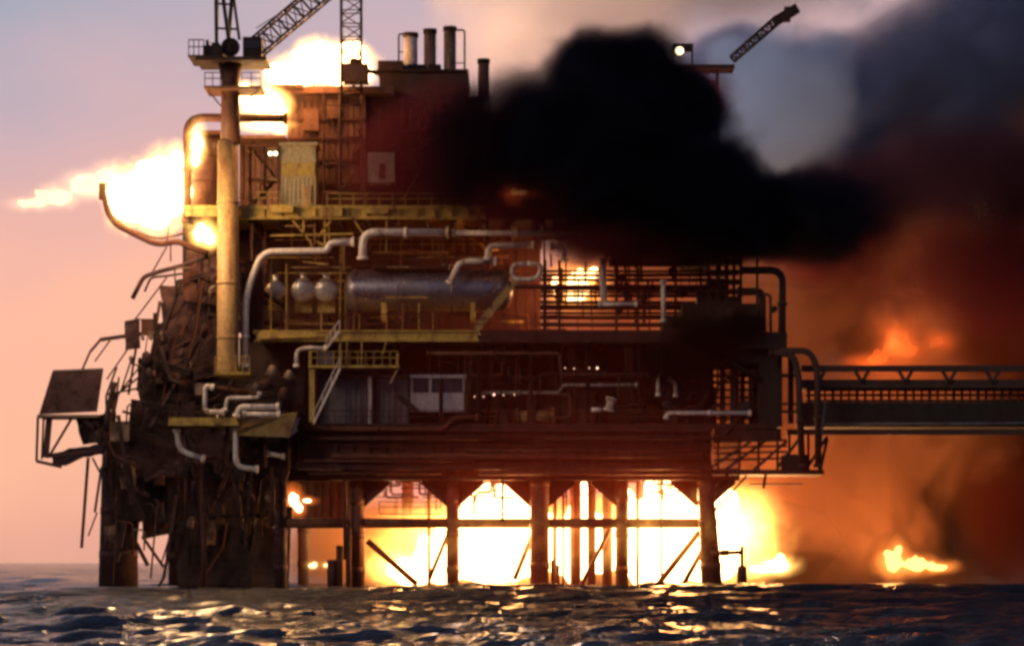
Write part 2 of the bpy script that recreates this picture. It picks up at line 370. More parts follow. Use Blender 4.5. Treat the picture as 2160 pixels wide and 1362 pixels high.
# first storey: what stands in the shade between cellar deck and main deck
b = MB(); b.pbox(625,1505,722,898,13,13.4)
for px in range(640,1500,22): b.pbox(px,px+4,722,898,12.85,13)
part('dark_backing_wall', b, 'dark')  # dark wall added to close off the firelight behind the first storey
for px in (672,790,930,1010,1120,1240,1350,1470,1555):
    b = MB(); b.ibeam(pt(px,893,1.5), pt(px,716,1.5), .45, .45); part('column', b, 'maroon')
random.seed(21)
for k in range(26):      # pumps, tanks and housings in the dark of the first storey
    px = random.uniform(985,1500); wd = random.uniform(14,44); h = random.uniform(18,80); Y = random.uniform(3,11)
    b = MB(); 
    if random.random() < .5: b.pbox(px,px+wd,893-h,893,Y,Y+m_(wd)); b.pbox(px-2,px+wd+2,893-h-4,893-h,Y-.1,Y+m_(wd)+.1)
    else: a = pt(px,893,Y); b.lathe(a, a+Vector((0,0,m_(h))), [(0,m_(wd/2)),(m_(h)*.85,m_(wd/2)),(m_(h)*.96,m_(wd/2.6)),(m_(h),m_(wd/8))], 16)
    part('housing', b, random.choice(['maroon','dark','rust','soot']))
for k in range(46):
    px, py = random.uniform(640,1540), random.uniform(728,880); ln = random.uniform(30,170); Y = random.uniform(1,9)
    q = [(px,py)]; 
    for _ in range(random.randint(1,3)):
        lx, ly = q[-1]; q.append((lx+random.choice([-1,1])*ln*random.uniform(.3,1), ly) if len(q)%2 else (lx, min(888,max(724,ly+random.uniform(-50,50)))))
    b = MB(); b.ptube(q, random.uniform(1.5,4), Y, 8, 8); part('pipe_run', b, random.choice(['maroon','rust','dark','brownpipe']))

# main deck
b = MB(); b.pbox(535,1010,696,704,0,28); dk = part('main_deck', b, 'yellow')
b = MB(); b.pbox(540,1008,704,718,0,.3); b.pbox(536,1012,716,720,-.2,.4); b.pbox(536,1012,696,699,-.2,0); part('edge_girder', b, 'yellow', dk)
b = MB(); b.prailing(1000,1250,696,0,1.0,1.2); b.prailing(735,930,696,0,1.0,1.4); part('handrail', b, 'rust', dk)
b = MB(); b.pbox(545,575,702,712,-.5,-.2); b.pbox(545,675,700,708,-.6,-.25); b.pbar((545,712),(690,706),7,-.5); part('edge_plate', b, 'yellow', dk)
b = MB(); b.pbox(1012,1590,696,704,0,28); dk2 = part('main_deck', b, 'maroon')  # darker base colour on this stretch stands in for the smoke's shade
b = MB(); b.pbox(1012,1590,704,722,0,.3); b.pbox(1008,1592,718,722,-.2,.4); part('edge_girder', b, 'maroon', dk2)
for px in range(560,1590,90):
    b = MB(); b.box(pt(px,0).x-.2, pt(px,0).x+.2, .5, 28, pt(0,728).z, pt(0,705).z); part('cross_beam', b, 'dark', dk2)
# second storey
b = MB(); b.pbox(385,1140,455,702,16,16.4)
for px in range(390,1140,20): b.pbox(px,px+4,455,702,15.85,16)
part('dark_backing_wall', b, 'dark')  # added so the second storey backs onto darkness
b = MB(); b.pbox(510,555,575,720,1.2,1.6); b.pbox(508,512,575,720,1,1.2); part('end_wall', b, 'dimclad')
for px, p0, p1, w_ in ((572,548,712,5),(605,556,708,6),(718,555,712,5),(729,600,708,3),(1027,440,505,8),(1148,455,700,6)):
    b = MB(); b.ibeam(pt(px,p1,.4), pt(px,p0,.4), m_(w_), m_(w_)); part('column', b, 'yellow' if px < 900 else 'rust')
for px0, p0, px1, p1 in ((570,497,745,493),(640,462,640,497),(685,462,685,530),(615,462,655,510),(655,510,665,550),(700,462,672,498),(745,462,765,492),(815,462,815,530),(815,462,780,440),(640,552,692,558),(668,510,690,520)):
    b = MB(); b.pbar((px0,p0),(px1,p1),3.5,.2); part('hanger', b, 'yellow')
b = MB(); b.pbox(785,945,560,566,2,3.2); b.prailing(785,940,560,2,1.0,.9); part('walkway', b, 'rust')
b = MB(); b.pbox(785,945,530,534,7,8.2); b.prailing(780,1000,530,7,1.1,.9); part('walkway', b, 'yellow')
random.seed(4)
for k in range(52):
    px, py = random.uniform(520,1120), random.uniform(472,690); ln = random.uniform(20,120); Y = random.uniform(6,15)
    q = [(px,py)]
    for _ in range(random.randint(1,3)):
        lx, ly = q[-1]; q.append((lx+random.choice([-1,1])*ln*random.uniform(.3,1), ly) if len(q)%2 else (lx, min(694,max(470,ly+random.uniform(-60,60)))))
    b = MB(); b.ptube(q, random.uniform(1.5,4.5), Y, 8, 8); part('pipe_run', b, random.choice(['maroon','rust','dark','yellow','brownpipe']))
# thin posts, rails and ladders crowding the open front of both storeys
random.seed(77)
for k in range(46):
    px = random.uniform(525,1140); p0 = random.choice([470,500,540,640,660]); Y = random.uniform(.6,6)
    b = MB(); b.pbar((px,p0),(px,p0+random.uniform(30,110) if p0 < 600 else 696),random.uniform(1.5,3.5),Y); part('stanchion', b, random.choice(['yellow','rust','rust','ochre','maroon']) if px < 950 else random.choice(['rust','maroon']))
for k in range(26):
    px = random.uniform(530,1000); py = random.uniform(470,690); Y = random.uniform(.6,6)
    b = MB(); b.pbar((px,py),(px+random.uniform(40,190),py),random.uniform(1.5,3),Y); part('rail', b, random.choice(['yellow','rust','rust','ochre','maroon']))
for k in range(34):
    px = random.uniform(640,1540); p0 = random.uniform(724,800)
    b = MB(); b.pbar((px,p0),(px,p0+random.uniform(20,90)),random.uniform(1.5,4),random.uniform(-.1,4)); part('stanchion', b, random.choice(['rust','maroon','rust','dark']))
for px, p0, p1, Y in ((845,600,694,1),(1062,640,694,1),(540,600,700,1),(985,722,890,.6),(1325,725,890,.6),(1205,725,888,.8)):
    b = MB()
    for s_ in (-6,6): b.pbar((px+s_,p0),(px+s_,p1),1.6,Y)
    y = p0
    while y < p1: b.pbar((px-6,y),(px+6,y),1.2,Y); y += 8
    part('ladder', b, 'rust')
# upper deck
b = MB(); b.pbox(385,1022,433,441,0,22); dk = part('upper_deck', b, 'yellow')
b = MB(); b.pbox(510,1024,441,460,.1,.35); b.pbox(508,1026,457,462,-.2,.5); b.pbox(390,462,441,456,.1,.35)
for px in range(520,1020,36): b.pbox(px,px+2,441,457,-.05,.1)
part('edge_girder', b, 'yellow', dk)
b = MB(); b.prailing(500,590,433,0,1.1,1); b.prailing(690,1020,433,0,1.0,1.1); part('handrail', b, 'yellow', dk)
b = MB(); b.pbox(1026,1300,442,452,2,22); dk2 = part('upper_deck', b, 'dark')  # deck end under the smoke, its shade put into the colour
b = MB(); b.pbox(1026,1215,452,462,2,2.3); part('edge_girder', b, 'maroon', dk2)
for px in range(400,1200,62):
    b = MB(); b.box(pt(px,0).x-.15, pt(px,0).x+.15, .6, 22, pt(0,468).z, pt(0,442).z); part('cross_beam', b, 'dark', dk2)
# stubby fascia plates along the yellow girder
for px0, px1, p0, p1 in ((568,618,432,448),(680,722,436,456),(770,818,438,450)):
    b = MB(); b.pbox(px0,px1,p0,p1,-.45,-.22); part('fascia_plate', b, 'yellow', dk)

# ------------------------------------------------------------------ top storey modules
mod = thing('process_module', 'tall brown clad module carrying the roof fire and turbine house', 'module', pt(720,435,6))
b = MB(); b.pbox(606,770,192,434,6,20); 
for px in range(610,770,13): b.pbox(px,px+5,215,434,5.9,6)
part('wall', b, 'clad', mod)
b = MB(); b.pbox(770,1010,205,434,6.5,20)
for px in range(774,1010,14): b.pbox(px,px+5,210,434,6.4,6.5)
part('wall', b, 'dimclad', mod)
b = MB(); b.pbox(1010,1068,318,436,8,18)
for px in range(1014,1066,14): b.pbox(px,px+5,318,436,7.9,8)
part('filler_wall', b, 'dimclad', mod)  # dark filler added to close the bright gap beside the module
b = MB(); b.pbox(575,830,182,196,4.5,20); b.pbox(575,640,178,186,4.3,4.5); part('roof', b, 'brownpipe', mod)
for px0, px1, p0, p1 in ((640,672,230,275),(690,715,210,250),(800,830,330,380)):
    b = MB(); b.pbox(px0,px1,p0,p1,5.3,6); part('vent_box', b, 'clad', mod)
for py in (250,290,335,385):
    b = MB(); b.pbox(606,1010,py,py+4,6.25,6.39) if py > 1e9 else b.pbox(606,768,py,py+4,5.7,5.89); part('girt', b, 'rust', mod)
b = MB(); b.prailing(575,720,182,4.5,1.0,1.2); part('handrail', b, 'rust', mod)
random.seed(15)
for k in range(12):
    px = random.uniform(780,1000); py = random.uniform(220,330); q = [(px,py),(px,py+random.uniform(30,90)),(px+random.choice([-1,1])*random.uniform(15,60),py+100)]
    b = MB(); b.ptube([(x,min(430,y)) for x,y in q], random.uniform(1.5,3.5), 5.8, 8, 8); part('pipe_run', b, random.choice(['rust','dark','stack']), mod)
for py in (270,350):
    b = MB(); b.pbox(840,1010,py,py+4,4.8,6.4); b.prailing(840,1005,py,4.9,1.0,1.0); part('walkway', b, 'rust', mod)
for px in (772,848,925,1003):
    b = MB(); b.pbar((px,433),(px,210),5,6.2); part('column', b, 'rust', mod)
t_ = thing('turbine_house', 'dark flat box of the turbine house under the exhaust stacks', 'turbine house', pt(890,205,7))
b = MB(); b.pbox(800,985,150,206,6.9,18); part('wall', b, 'dimclad', t_)
b = MB(); b.pbox(797,850,128,150,6.6,12); part('intake_hood', b, 'dimclad', t_)
b = MB(); b.pbox(795,988,146,150,6.5,18.3); part('roof', b, 'dark', t_)
for px0, px1 in ((860,895),(905,930)):
    b = MB(); b.pbox(px0,px1,136,147,8,11); part('duct', b, 'dark', t_)
def exhaust(px, r, p0, p1, label, m='stack', bracket=None, Y=9):
    t_ = thing('exhaust_stack', label, 'exhaust stack', pt(px,p1,Y), 'exhaust stacks on the turbine house' if p0 < 100 else None)
    a = pt(px,p1,Y); h = m_(p1-p0,Y); rr = m_(r,Y)
    b = MB(); b.lathe(a, a+Vector((0,0,h)), [(0,rr*1.1),(h*.2,rr),(h-.4,rr)], 20); part('barrel', b, m, t_)
    b = MB(); b.lathe(a+Vector((0,0,h-.39)), a+Vector((0,0,h)), [(0,rr*1.12),(.38,rr*1.12),(.38,rr*.9),(.2,rr*.88)], 20); part('rim', b, 'soot', t_)
    if bracket:
        b = MB(); b.ptube([(px,bracket[1],Y),(bracket[0],bracket[1],Y),(bracket[0],p1,Y)], 2, Y, 6, 8); b.pbar((px,(p0+p1)/2),(bracket[0],(p0+p1)/2),2,Y); part('guard_rail', b, 'dark', t_)
exhaust(866,15,70,150,'shortest and palest exhaust stack, beside the roof fire', 'grey', (841,72))
exhaust(907,13,62,190,'middle exhaust stack of the row, dark rimmed')
exhaust(949,13,57,210,'tallest exhaust stack with a hooped guard pipe beside it', 'stack', (980,64))
exhaust(1020,12,125,215,'lone squat stack standing apart at the edge of the black smoke', 'brownpipe', None, 12)
# lattice mast with a square box halfway
t_ = thing('lattice_mast', 'slender square lattice mast rising out of the roof fire', 'mast', pt(741,434,3))
b = MB(); b.lattice(pt(741,195,3), pt(741,-60,3), m_(42,3), m_(42,3), 9, .09); part('upper_section', b, 'dark', t_)
b = MB()
for px in (683,717,763):
    for Y in (1.2,3.6): b.tube([pt(px,434,Y), pt(px,200,Y)], .09, 6)
for py in (222,290,345,405):
    for Y in (1.2,3.6): b.tube([pt(683,py,Y), pt(763,py,Y)], .08, 6)
for a, q in (((683,290),(717,345)),((717,222),(763,290)),((763,345),(717,405)),((683,405),(700,434)),((690,240),(717,290))): b.tube([pt(*a,1.2), pt(*q,1.2)], .06, 6)
part('scaffold_base', b, 'rust', t_)
b = MB(); b.pbox(723,776,134,172,2,4); b.pbox(738,760,124,134,2.3,3.6); b.prailing(726,774,134,2,.6,.8); part('equipment_box', b, 'brownpipe', t_)
b = MB(); b.pbar((776,150),(800,155),9,4); part('arm', b, 'brownpipe', t_)
# cream cabin
t_ = thing('control_cabin', 'cream two storey cabin with a dark band, on the yellow deck beam', 'cabin', pt(628,436,1))
b = MB(); b.pbox(592,666,306,436,1,4.5)
for px in range(594,664,9): b.pbox(px,px+2.5,375,434,.95,1)
part('wall', b, 'cream', t_)
b = MB(); b.pbox(594,664,344,370,.9,1); part('window_band', b, 'yellow', t_)
b = MB(); b.pbox(588,670,300,306,.7,4.8); part('roof', b, 'cream', t_)
b = MB(); b.pbox(640,656,392,434,.85,.95); part('door', b, 'ochre', t_)
# stair tower left of the cabin
t_ = thing('stair_tower', 'open steel stair tower between the crane column and the cream cabin', 'stair tower', pt(555,434,1))
for px in (528,558,588):
    b = MB(); b.pbar((px,434),(px,308),5,1); part('post', b, 'rust', t_)
for py in (312,376):
    b = MB(); b.pbox(520,592,py,py+5,1,3); part('landing', b, 'ochre', t_)
b = MB(); b.stairs(pt(533,432,2), pt(583,378,2)); b.stairs(pt(583,376,2.2), pt(533,316,2.2)); part('stair_flight', b, 'rust', t_)
lamp_m = fire_mat((9,7.5,4))
b = MB(); b.pbox(566,586,320,328,.6,.9); o = b.build('floodlight', M['white'], None, pt(576,324,.75)); tag(o, 'small pair of lit floodlights on the stair tower beside the cream cabin', 'floodlight')
for px in (570,581):
    b = MB(); b.lathe(pt(px,324,.45), pt(px,324,.6), [(0,.12),(.05,.15),(.14,.15)], 12); b.build('lens', lamp_m, o)
# orange vertical tank left of the crane column
t_ = thing('vertical_tank', 'orange-lit upright tank left of the crane column', 'tank', pt(432,436,4))
a = pt(432,436,4); b = MB(); b.lathe(a, a+Vector((0,0,6)), [(0,1.15),(5,1.15),(5.4,1.0),(5.7,.6),(5.85,.1)], 28); part('shell', b, 'brownpipe', t_)
for z in (2, 4.2):
    b = MB(); b.lathe(a+Vector((0,0,z)), a+Vector((0,0,z+.2)), [(0,1.2),(.18,1.2)], 28); part('band', b, 'rust', t_)
b = MB(); b.pbox(425,600,285,292,5,9); b.pbox(425,470,275,283,4,6); o = b.build('roof_beam', M['clad'], None, pt(510,290,6)); tag(o, 'brown roof beams crossing behind the crane column above the tank', 'beam')
b = MB(); b.pbox(505,606,290,434,9,9.4)
for px in range(508,606,12): b.pbox(px,px+5,290,434,8.9,9)
o = b.build('screen_wall', M['clad'], None, pt(555,434,9)); tag(o, 'brown ribbed screen wall behind the stair tower', 'wall')
# pale equipment boxes against the red module
t_ = thing('equipment_skid', 'pale pinkish equipment skid against the dark red module wall', 'skid', pt(800,433,3))
b = MB(); b.pbox(775,832,322,385,4,6); part('cabinet', b, 'grey', t_)
b = MB(); b.pbox(800,812,345,378,3.9,4); part('door', b, 'clad', t_)
for px in (778,828):
    b = MB(); b.pbar((px,433),(px,385),5,4.5); part('leg', b, 'rust', t_)
# dark roof unit that the vent fire burns on
t_ = thing('roof_unit', 'low soot-black roof unit under the tiny orange flame', 'roof unit', pt(1115,442,2))
b = MB(); b.pbox(1030,1205,417,442,2,9); part('casing', b, 'soot', t_)
b = MB(); b.pbox(1026,1209,412,417,1.8,9.3); part('lid', b, 'soot', t_)
b = MB(); b.prailing(1030,1205,412,1.9,.5,1.2,.03); part('handrail', b, 'soot', t_)

# ------------------------------------------------------------------ pedestal crane
cr = thing('pedestal_crane', 'tall ochre pedestal crane with dark slewing deck and raised lattice boom', 'crane', pt(481,790,-1))
b = MB(); b.lathe(pt(481,792,-1), pt(481,300,-1), [(0,m_(25)),(.5,m_(24)),(m_(30),m_(23)),(m_(492),m_(22))], 32); o = part('pedestal', b, 'ochre', cr)
for py in (430,600,715):
    b = MB(); b.lathe(pt(481,py,-1), pt(481,py-6,-1), [(0,m_(23.6)),(m_(5),m_(23.6))], 32); part('weld_band', b, 'ochre', o)
b = MB(); b.lathe(pt(486,302,-1), pt(486,130,-1), [(0,m_(21)),(m_(60),m_(20)),(m_(130),m_(19)),(m_(150),m_(23)),(m_(172),m_(27))], 32); part('king_post', b, 'brownpipe', cr)
b = MB(); b.pbox(430,552,181,186,-3.2,1.2); o = part('walkway', b, 'brownpipe', cr)
b = MB(); b.prailing(432,465,181,-3.1,1.1,.6); b.prailing(510,550,181,-3.1,1.1,.8); b.prailing(432,465,181,1.0,1.1,.6); part('handrail', b, 'dark', o)
for a, q in (((436,188),(466,224)),((548,188),(508,224))):
    b = MB(); b.pbar(a, q, 3, -2); part('bracket', b, 'dark', cr)
b = MB(); b.pbox(412,562,119,127,-3.4,1.6); b.pbar((425,126),(470,135),6,-1); o = part('slewing_deck', b, 'dark', cr)
b = MB(); b.prailing(398,430,117,-3.3,1.3,.45); b.prailing(398,430,117,1.4,1.3,.45); b.railing(pt(398,117,-3.3), pt(398,117,1.4), 1.3, .8); b.pbox(396,432,116,119,-3.4,1.6); part('handrail', b, 'dark', o)
b = MB(); b.pbox(428,470,96,119,-2.6,.6); b.pbox(434,440,84,96,-2,-1); b.pbox(446,462,90,96,-2,.2); part('machinery_house', b, 'dark', cr)
b = MB(); b.pbox(512,552,78,118,-2.4,-.2); part('operator_cab', b, 'dark', cr)
b = MB(); b.pbox(516,548,84,102,-2.5,-2.4); part('cab_window', b, 'glass', cr)
b = MB(); b.lathe(pt(486,100,-2.4), pt(486,100,.4), [(0,.8),(.1,.8),(.11,.55),(2.6,.55),(2.61,.8),(2.8,.8)], 20); part('hoist_drum', b, 'dark', cr)
for a, q, wd in (((457,110,-2.4),(455,-40,-1.6),7),((457,110,.4),(459,-40,-.4),6),((486,112,-2.4),(466,-40,-1.6),8),((480,112,.4),(492,-40,-.6),8),((505,84,-2),(488,-40,-1.4),6)):
    b = MB(); b.pbar(a, q, wd); part('frame_leg', b, 'dark', cr)
b = MB(); b.pbar((455,60),(500,62),4,-1); b.pbar((452,8),(490,10),4,-1); part('frame_tie', b, 'dark', cr)
b = MB(); b.lattice(pt(533,108,-1.2), pt(760,-85,-1.2), m_(38), m_(40), 14, .10, .055); part('boom', b, 'dark', cr)
b = MB(); b.tube([pt(488,-30,-1), pt(760,-95,-1)], .04, 6); b.tube([pt(540,60,-1), pt(700,-40,-1)], .04, 6); part('hoist_rope', b, 'dark', cr)
# ochre collar platform at the foot of the pedestal
b = MB(); b.pbox(452,528,784,790,-3,2); o = part('foot_landing', b, 'yellow', cr)
b = MB(); b.prailing(454,526,784,-2.9,1.3,.55); part('handrail', b, 'yellow', o)

# ------------------------------------------------------------------ vessels
def vessel(a, b_, r, label, name='pressure_vessel', m='vessel', saddles=(.2,.8), group=None, deckpy=696):
    a, b_ = Vector(a), Vector(b_); t_ = thing(name, label, 'pressure vessel', (a+b_)/2-Vector((0,0,r+.5)), group)
    L_ = (b_-a).length; d = (b_-a).normalized()
    prof = [(-r*.5*math.cos(k*math.pi/12), r*math.sin(k*math.pi/12)) for k in range(0,7)]+[(L_+r*.5*math.sin(k*math.pi/12), r*math.cos(k*math.pi/12)) for k in range(0,7)]
    b = MB(); b.lathe(a, b_, prof, 36); sh = part('shell', b, m, t_)
    for t in (.02,.34,.66,.98):
        b = MB(); b.lathe(a+d*(L_*t-.06), b_, [(0,r*1.015),(.12,r*1.015)], 36); part('band', b, m, sh)
    for t in saddles:
        p = a.lerp(b_, t); s = Vector((d.y, d.x, 0)); b = MB(); z = -r-.9
        b.hexa([p+d*i+s*j*k+Vector((0,0,z if lo else -r*.55)) for lo in (1,0) for i,j,k in ((-.2,-1,r*.75),(.2,-1,r*.75),(.2,1,r*.75),(-.2,1,r*.75))]); part('saddle', b, 'yellow', t_)
    b = MB(); p = a.lerp(b_, .62); b.tube([p+Vector((0,0,r*.9)), p+Vector((0,0,r+.35))], .28, 14); b.tube([p+Vector((0,0,r+.35)), p+Vector((0,0,r+.45))], .42, 14); part('nozzle', b, m, t_)
    return t_
vessel(pt(748,612,4), pt(1060,612,4), m_(44,4), 'long grey horizontal pressure vessel lying on the yellow main deck')
for px, lb in ((582,'end-on vessel head farthest left, half behind the yellow column'),(640,'end-on vessel head between the two other silver heads'),(688,'end-on vessel head nearest the long grey vessel')):
    vessel(pt(px,612,3.2), pt(px,612,9), m_(25 if px > 600 else 20,3.2), lb, m='silver', group='end-on silver vessels on the main deck')

# ------------------------------------------------------------------ pipes, each its own thing
def pipe(label, pts, r, m='grey', Y=-.3, fil=16, flanges=True, group=None, name='process_pipe'):
    W = [pt(*p, Y) if len(p) == 2 else pt(*p) for p in pts]
    t_ = thing(name, label, 'pipe', W[-1], group)
    b = MB(); b.tube(W, m_(r), 12, m_(fil)); part('run', b, m, t_)
    if flanges:
        for a, q in ((W[0],W[1]),(W[-1],W[-2])):
            d = (q-a).normalized(); b = MB(); b.lathe(a+d*.02, a+d*.3, [(0,m_(r)*1.5),(.13,m_(r)*1.5),(.14,m_(r)*1.4),(.27,m_(r)*1.4)], 14); part('flange', b, m, t_)
        for A, B in zip(W, W[1:]):
            if (B-A).length > 5:
                d = (B-A).normalized(); q = A.lerp(B,.5); b = MB(); b.lathe(q-d*.14, q+d*.14, [(0,m_(r)*1.35),(.28,m_(r)*1.35)], 14); part('flange', b, m, t_)
    return t_
pipe('long pale pipe kinking down from the vessel heads past the crane column', [(517,775),(518,645),(526,600),(548,545),(566,531),(690,529),(697,512),(748,510)], 7, fil=22)
pipe('thick pale pipe elbowing up then running right under the yellow upper deck', [(765,548),(765,490),(948,490)], 8.5, fil=30)
pipe('thinner pale pipe carrying on right along the upper deck to the black smoke', [(952,491),(1228,493)], 5.5)
pipe('pale pipe stepping down onto the top of the long grey vessel', [(948,600),(968,556),(988,551),(1048,551)], 7, fil=22, Y=1)
pipe('pale pipe arching up between the vessel and the upper deck pipe', [(1028,550),(1030,518),(1128,517)], 6.5, fil=26, Y=.6)
pipe('pale closed loop of pipe over the diagonal stair', [(1110,556),(1078,558),(1082,590),(1136,588),(1143,556),(1112,556)], 5, fil=16, Y=.2, flanges=False)
pipe('short pale elbow turning down beside the module fire', [(1160,520),(1188,520),(1190,552)], 6, fil=20, Y=.3)
pipe('upright pale pipe in front of the glowing pipe rack', [(1399,590),(1399,680)], 4.5, Y=-.6)
pipe('pale cable tray pipe lying level under the pipe rack fire', [(1262,642),(1345,641)], 4, Y=-.6)
pipe('tall pale post pipe at the edge of the module fire', [(1272,545),(1272,600),(1274,640)], 7, Y=2)
pipe('great brown arched pipe looping over behind the crane column', [(395,470),(395,248),(606,250)], 9, 'brownpipe', 2, 36)
pipe('outer black pipe arch at the right end of the rig', [(1560,570),(1650,570),(1650,712)], 8, 'dkpipe', 1, 26)
pipe('inner black pipe arch right of the scaffold tower', [(1555,615),(1608,615),(1608,705)], 8, 'dkpipe', 1.6, 16)
pipe('thin black pipe hook between the two black arches', [(1604,621),(1625,621),(1626,708)], 3, 'dkpipe', .6, 8, False)
pipe('black pipe bending down over the footbridge end, outer of two', [(1632,740),(1708,740),(1724,775),(1726,985)], 7, 'dkpipe', -.5, 34)
pipe('black pipe bending down over the footbridge end, inner of two', [(1622,746),(1674,746),(1684,790),(1692,985)], 7, 'dkpipe', -1, 30)
pipe('grey U-shaped pipe standing on the lower yellow ledge', [(452,818),(433,812),(432,868),(474,869)], 5, Y=-3, fil=12)
pipe('mauve stepped pipe behind the lower yellow ledge pipes', [(474,868),(480,839),(545,838),(548,826)], 4, Y=-2.6, fil=6)
pipe('upper of two level grey pipes on the lower yellow ledge', [(498,880),(505,858),(590,858)], 6, Y=-3.2, fil=10)
pipe('lower of two level grey pipes on the lower yellow ledge', [(512,873),(592,874)], 5, Y=-3.5)
pipe('grey drop pipe hanging below the lower yellow ledge', [(497,893),(497,985),(545,989)], 5.5, Y=-3, fil=22)
pipe('curved grey hose pipe sagging under the left end of the yellow ledge', [(373,905),(378,950),(432,968)], 6, Y=-2.5, fil=40)
pipe('short grey pipe stub under the dark hull left of the cellar girder', [(560,955),(602,963)], 5, Y=-1)
pipe('pink pipe curling over at the top of the access platform stair', [(625,775),(626,738),(650,733),(690,735)], 4.5, Y=-1.5, fil=12)
pipe('pale hooked pipe at the right of the first storey, left of its twin', [(1388,836),(1388,800),(1396,782),(1398,745)], 4, Y=-.4, fil=10)
pipe('pale hooked pipe at the right of the first storey, right of its twin', [(1425,838),(1424,806),(1408,798)], 4, Y=-.4, fil=8)
pipe('long level grey pipe low on the right of the cellar deck', [(1404,884),(1408,871),(1585,871)], 4.5, Y=-.5, fil=8)
pipe('red-brown pipe along the cellar deck under the containers', [(660,905),(935,905),(960,880),(1010,880)], 5, 'rust', -.4, 10)
pipe('maroon pipe crossing the front of the dark first storey', [(900,745),(1180,745),(1185,790),(1370,790)], 4, 'rust', -.2, 8)
pipe('dull pipe under the main deck at the glowing end', [(1010,828),(1180,828),(1186,812),(1345,812)], 3.5, 'grey', 4, 8)
pipe('pale stub pipe leaning in the dark cellar bay', [(1283,868),(1290,838)], 8, Y=-.3)
pipe('short pale sleeve beside the leaning stub pipe', [(1247,864),(1268,864)], 5, Y=-.3, flanges=False)
pipe('yellowed fat pipe lying in the dark cellar bay', [(1088,880),(1170,878)], 13, 'ochre', 5)
random.seed(12)

# ------------------------------------------------------------------ containers on the cellar deck
t_ = thing('panelled_container', 'long blue-grey panelled container wall on the cellar deck', 'container', pt(765,893,2))
b = MB(); b.pbox(668,862,795,893,2,6)
for px in range(672,860,12): b.pbox(px,px+5,800,890,1.88,2)
part('body', b, 'panel', t_)
b = MB(); b.pbox(665,865,790,796,1.7,6.2); part('roof_rail', b, 'dark', t_)
b = MB(); b.pbar((780,893),(780,795),8,1.6); part('corner_post', b, 'grey', t_)
b = MB(); b.pbox(700,730,812,892,1.8,1.87); part('door', b, 'panel', t_)
t_ = thing('windowed_cabin', 'small off-white cabin with dark windows beside the panelled container', 'cabin', pt(920,868,1.5))
b = MB(); b.pbox(866,980,828,868,1.5,5); part('lower_panel', b, 'white', t_)
b = MB()
for px in (866,905,976): b.pbox(px,px+5,795,828,1.45,1.7)
b.pbox(864,983,790,797,1.3,5); b.pbox(868,979,797,828,4.5,5); part('frame', b, 'white', t_)
for px0, px1 in ((871,905),(910,976)):
    b = MB(); b.pbox(px0,px1,797,828,1.75,1.85); part('window', b, 'glass', t_)
b = MB(); b.pbar((840,835),(880,868),12,.8); part('ramp', b, 'soot', t_)
# access platform with stairs
t_ = thing('access_platform', 'yellow access platform with pale zigzag stairs in front of the containers', 'platform', pt(700,895,-1))
b = MB(); b.pbox(650,842,770,775,-2,0); ld = part('landing', b, 'yellow', t_)
b = MB(); b.prailing(652,840,770,-1.95,1.15,.7,.03); part('handrail', b, 'yellow', ld)
for px, p0, p1 in ((655,740,890),(661,775,895),(838,745,775)):
    b = MB(); b.pbar((px,p1),(px,p0),5,-1.6); part('post', b, 'yellow', t_)
b = MB(); b.pbar((840,775),(823,808),4,-1.5); b.pbar((718,700),(716,770),4,-1.5); b.pbar((732,718),(730,772),3,-1.5); b.pbar((763,718),(762,772),3,-1.2); b.pbar((815,718),(808,745),3,-1.2); part('strut', b, 'ochre', t_)
b = MB(); b.stairs(pt(717,777,-2.3), pt(662,892,-2.3), .5); part('stair_flight', b, 'grey', t_)
b = MB(); b.stairs(pt(716,698,-1.9), pt(688,735,-1.9), .5); part('stair_flight', b, 'grey', t_)
b = MB(); b.pbox(672,705,742,768,-1.2,-.2); part('tool_box', b, 'panel', t_)
t_ = thing('diagonal_stair', 'broad ochre stair slanting down at the right end of the long vessel', 'stair', pt(1000,696,0))
b = MB(); b.pbar((1086,594),(1004,694),16,.3,4); part('side_plate', b, 'ochre', t_)
b = MB(); b.pbar((1080,560),(1000,655),2.5,.1); b.pbar((1080,577),(1002,672),2,.1); b.pbar((1074,604),(1074,570),2.5,.1); b.pbar((1035,650),(1035,612),2.5,.1); part('handrail', b, 'rust', t_)
b = MB(); b.pbox(1084,1150,600,605,.2,2); part('landing', b, 'rust', t_)
# lower yellow ledge at the left
t_ = thing('valve_platform', 'lower yellow ledge carrying grey pipes beneath the crane column', 'platform', pt(480,900,-2))
b = MB(); b.pbox(356,500,880,893,-4,0); b.pbox(354,502,890,897,-4.2,0); part('ledge', b, 'yellow', t_)
b = MB(); b.hexa([pt(500,918,-3.5),pt(610,922,-3.5),pt(610,922,0),pt(500,918,0),pt(500,905,-4),pt(628,868,-4),pt(628,868,0),pt(500,890,0)]); part('sloping_plate', b, 'ochre', t_)
b = MB(); b.prailing(358,440,880,-3.9,.9,.7); part('handrail', b, 'rust', t_)
for px in (382,480,560,610):
    b = MB(); b.pbar((px,985),(px,895),6,-1.5); part('hanger', b, 'rust', t_)
for px, py, w_, h in ((560,800,30,24),(600,815,24,30),(575,770,22,26),(540,805,16,20),(610,780,18,22)):
    b = MB(); b.lathe(pt(px,py+h,-1.8), pt(px,py,-1.8), [(0,m_(w_/2)*.6),(.2,m_(w_/2)),(m_(h)*.7,m_(w_/2)),(m_(h),m_(w_/5))], 14); b.tube([pt(px-w_*.7,py+h*.7,-1.8), pt(px+w_*.7,py+h*.7,-1.8)], m_(3), 8); part('valve', b, random.choice(['rust','maroon','stack']), t_)
b = MB(); b.pbar((620,905),(628,880),8,-2.6); b.pbar((606,922),(626,905),6,-2.6); part('guide_rail', b, 'grey', t_)

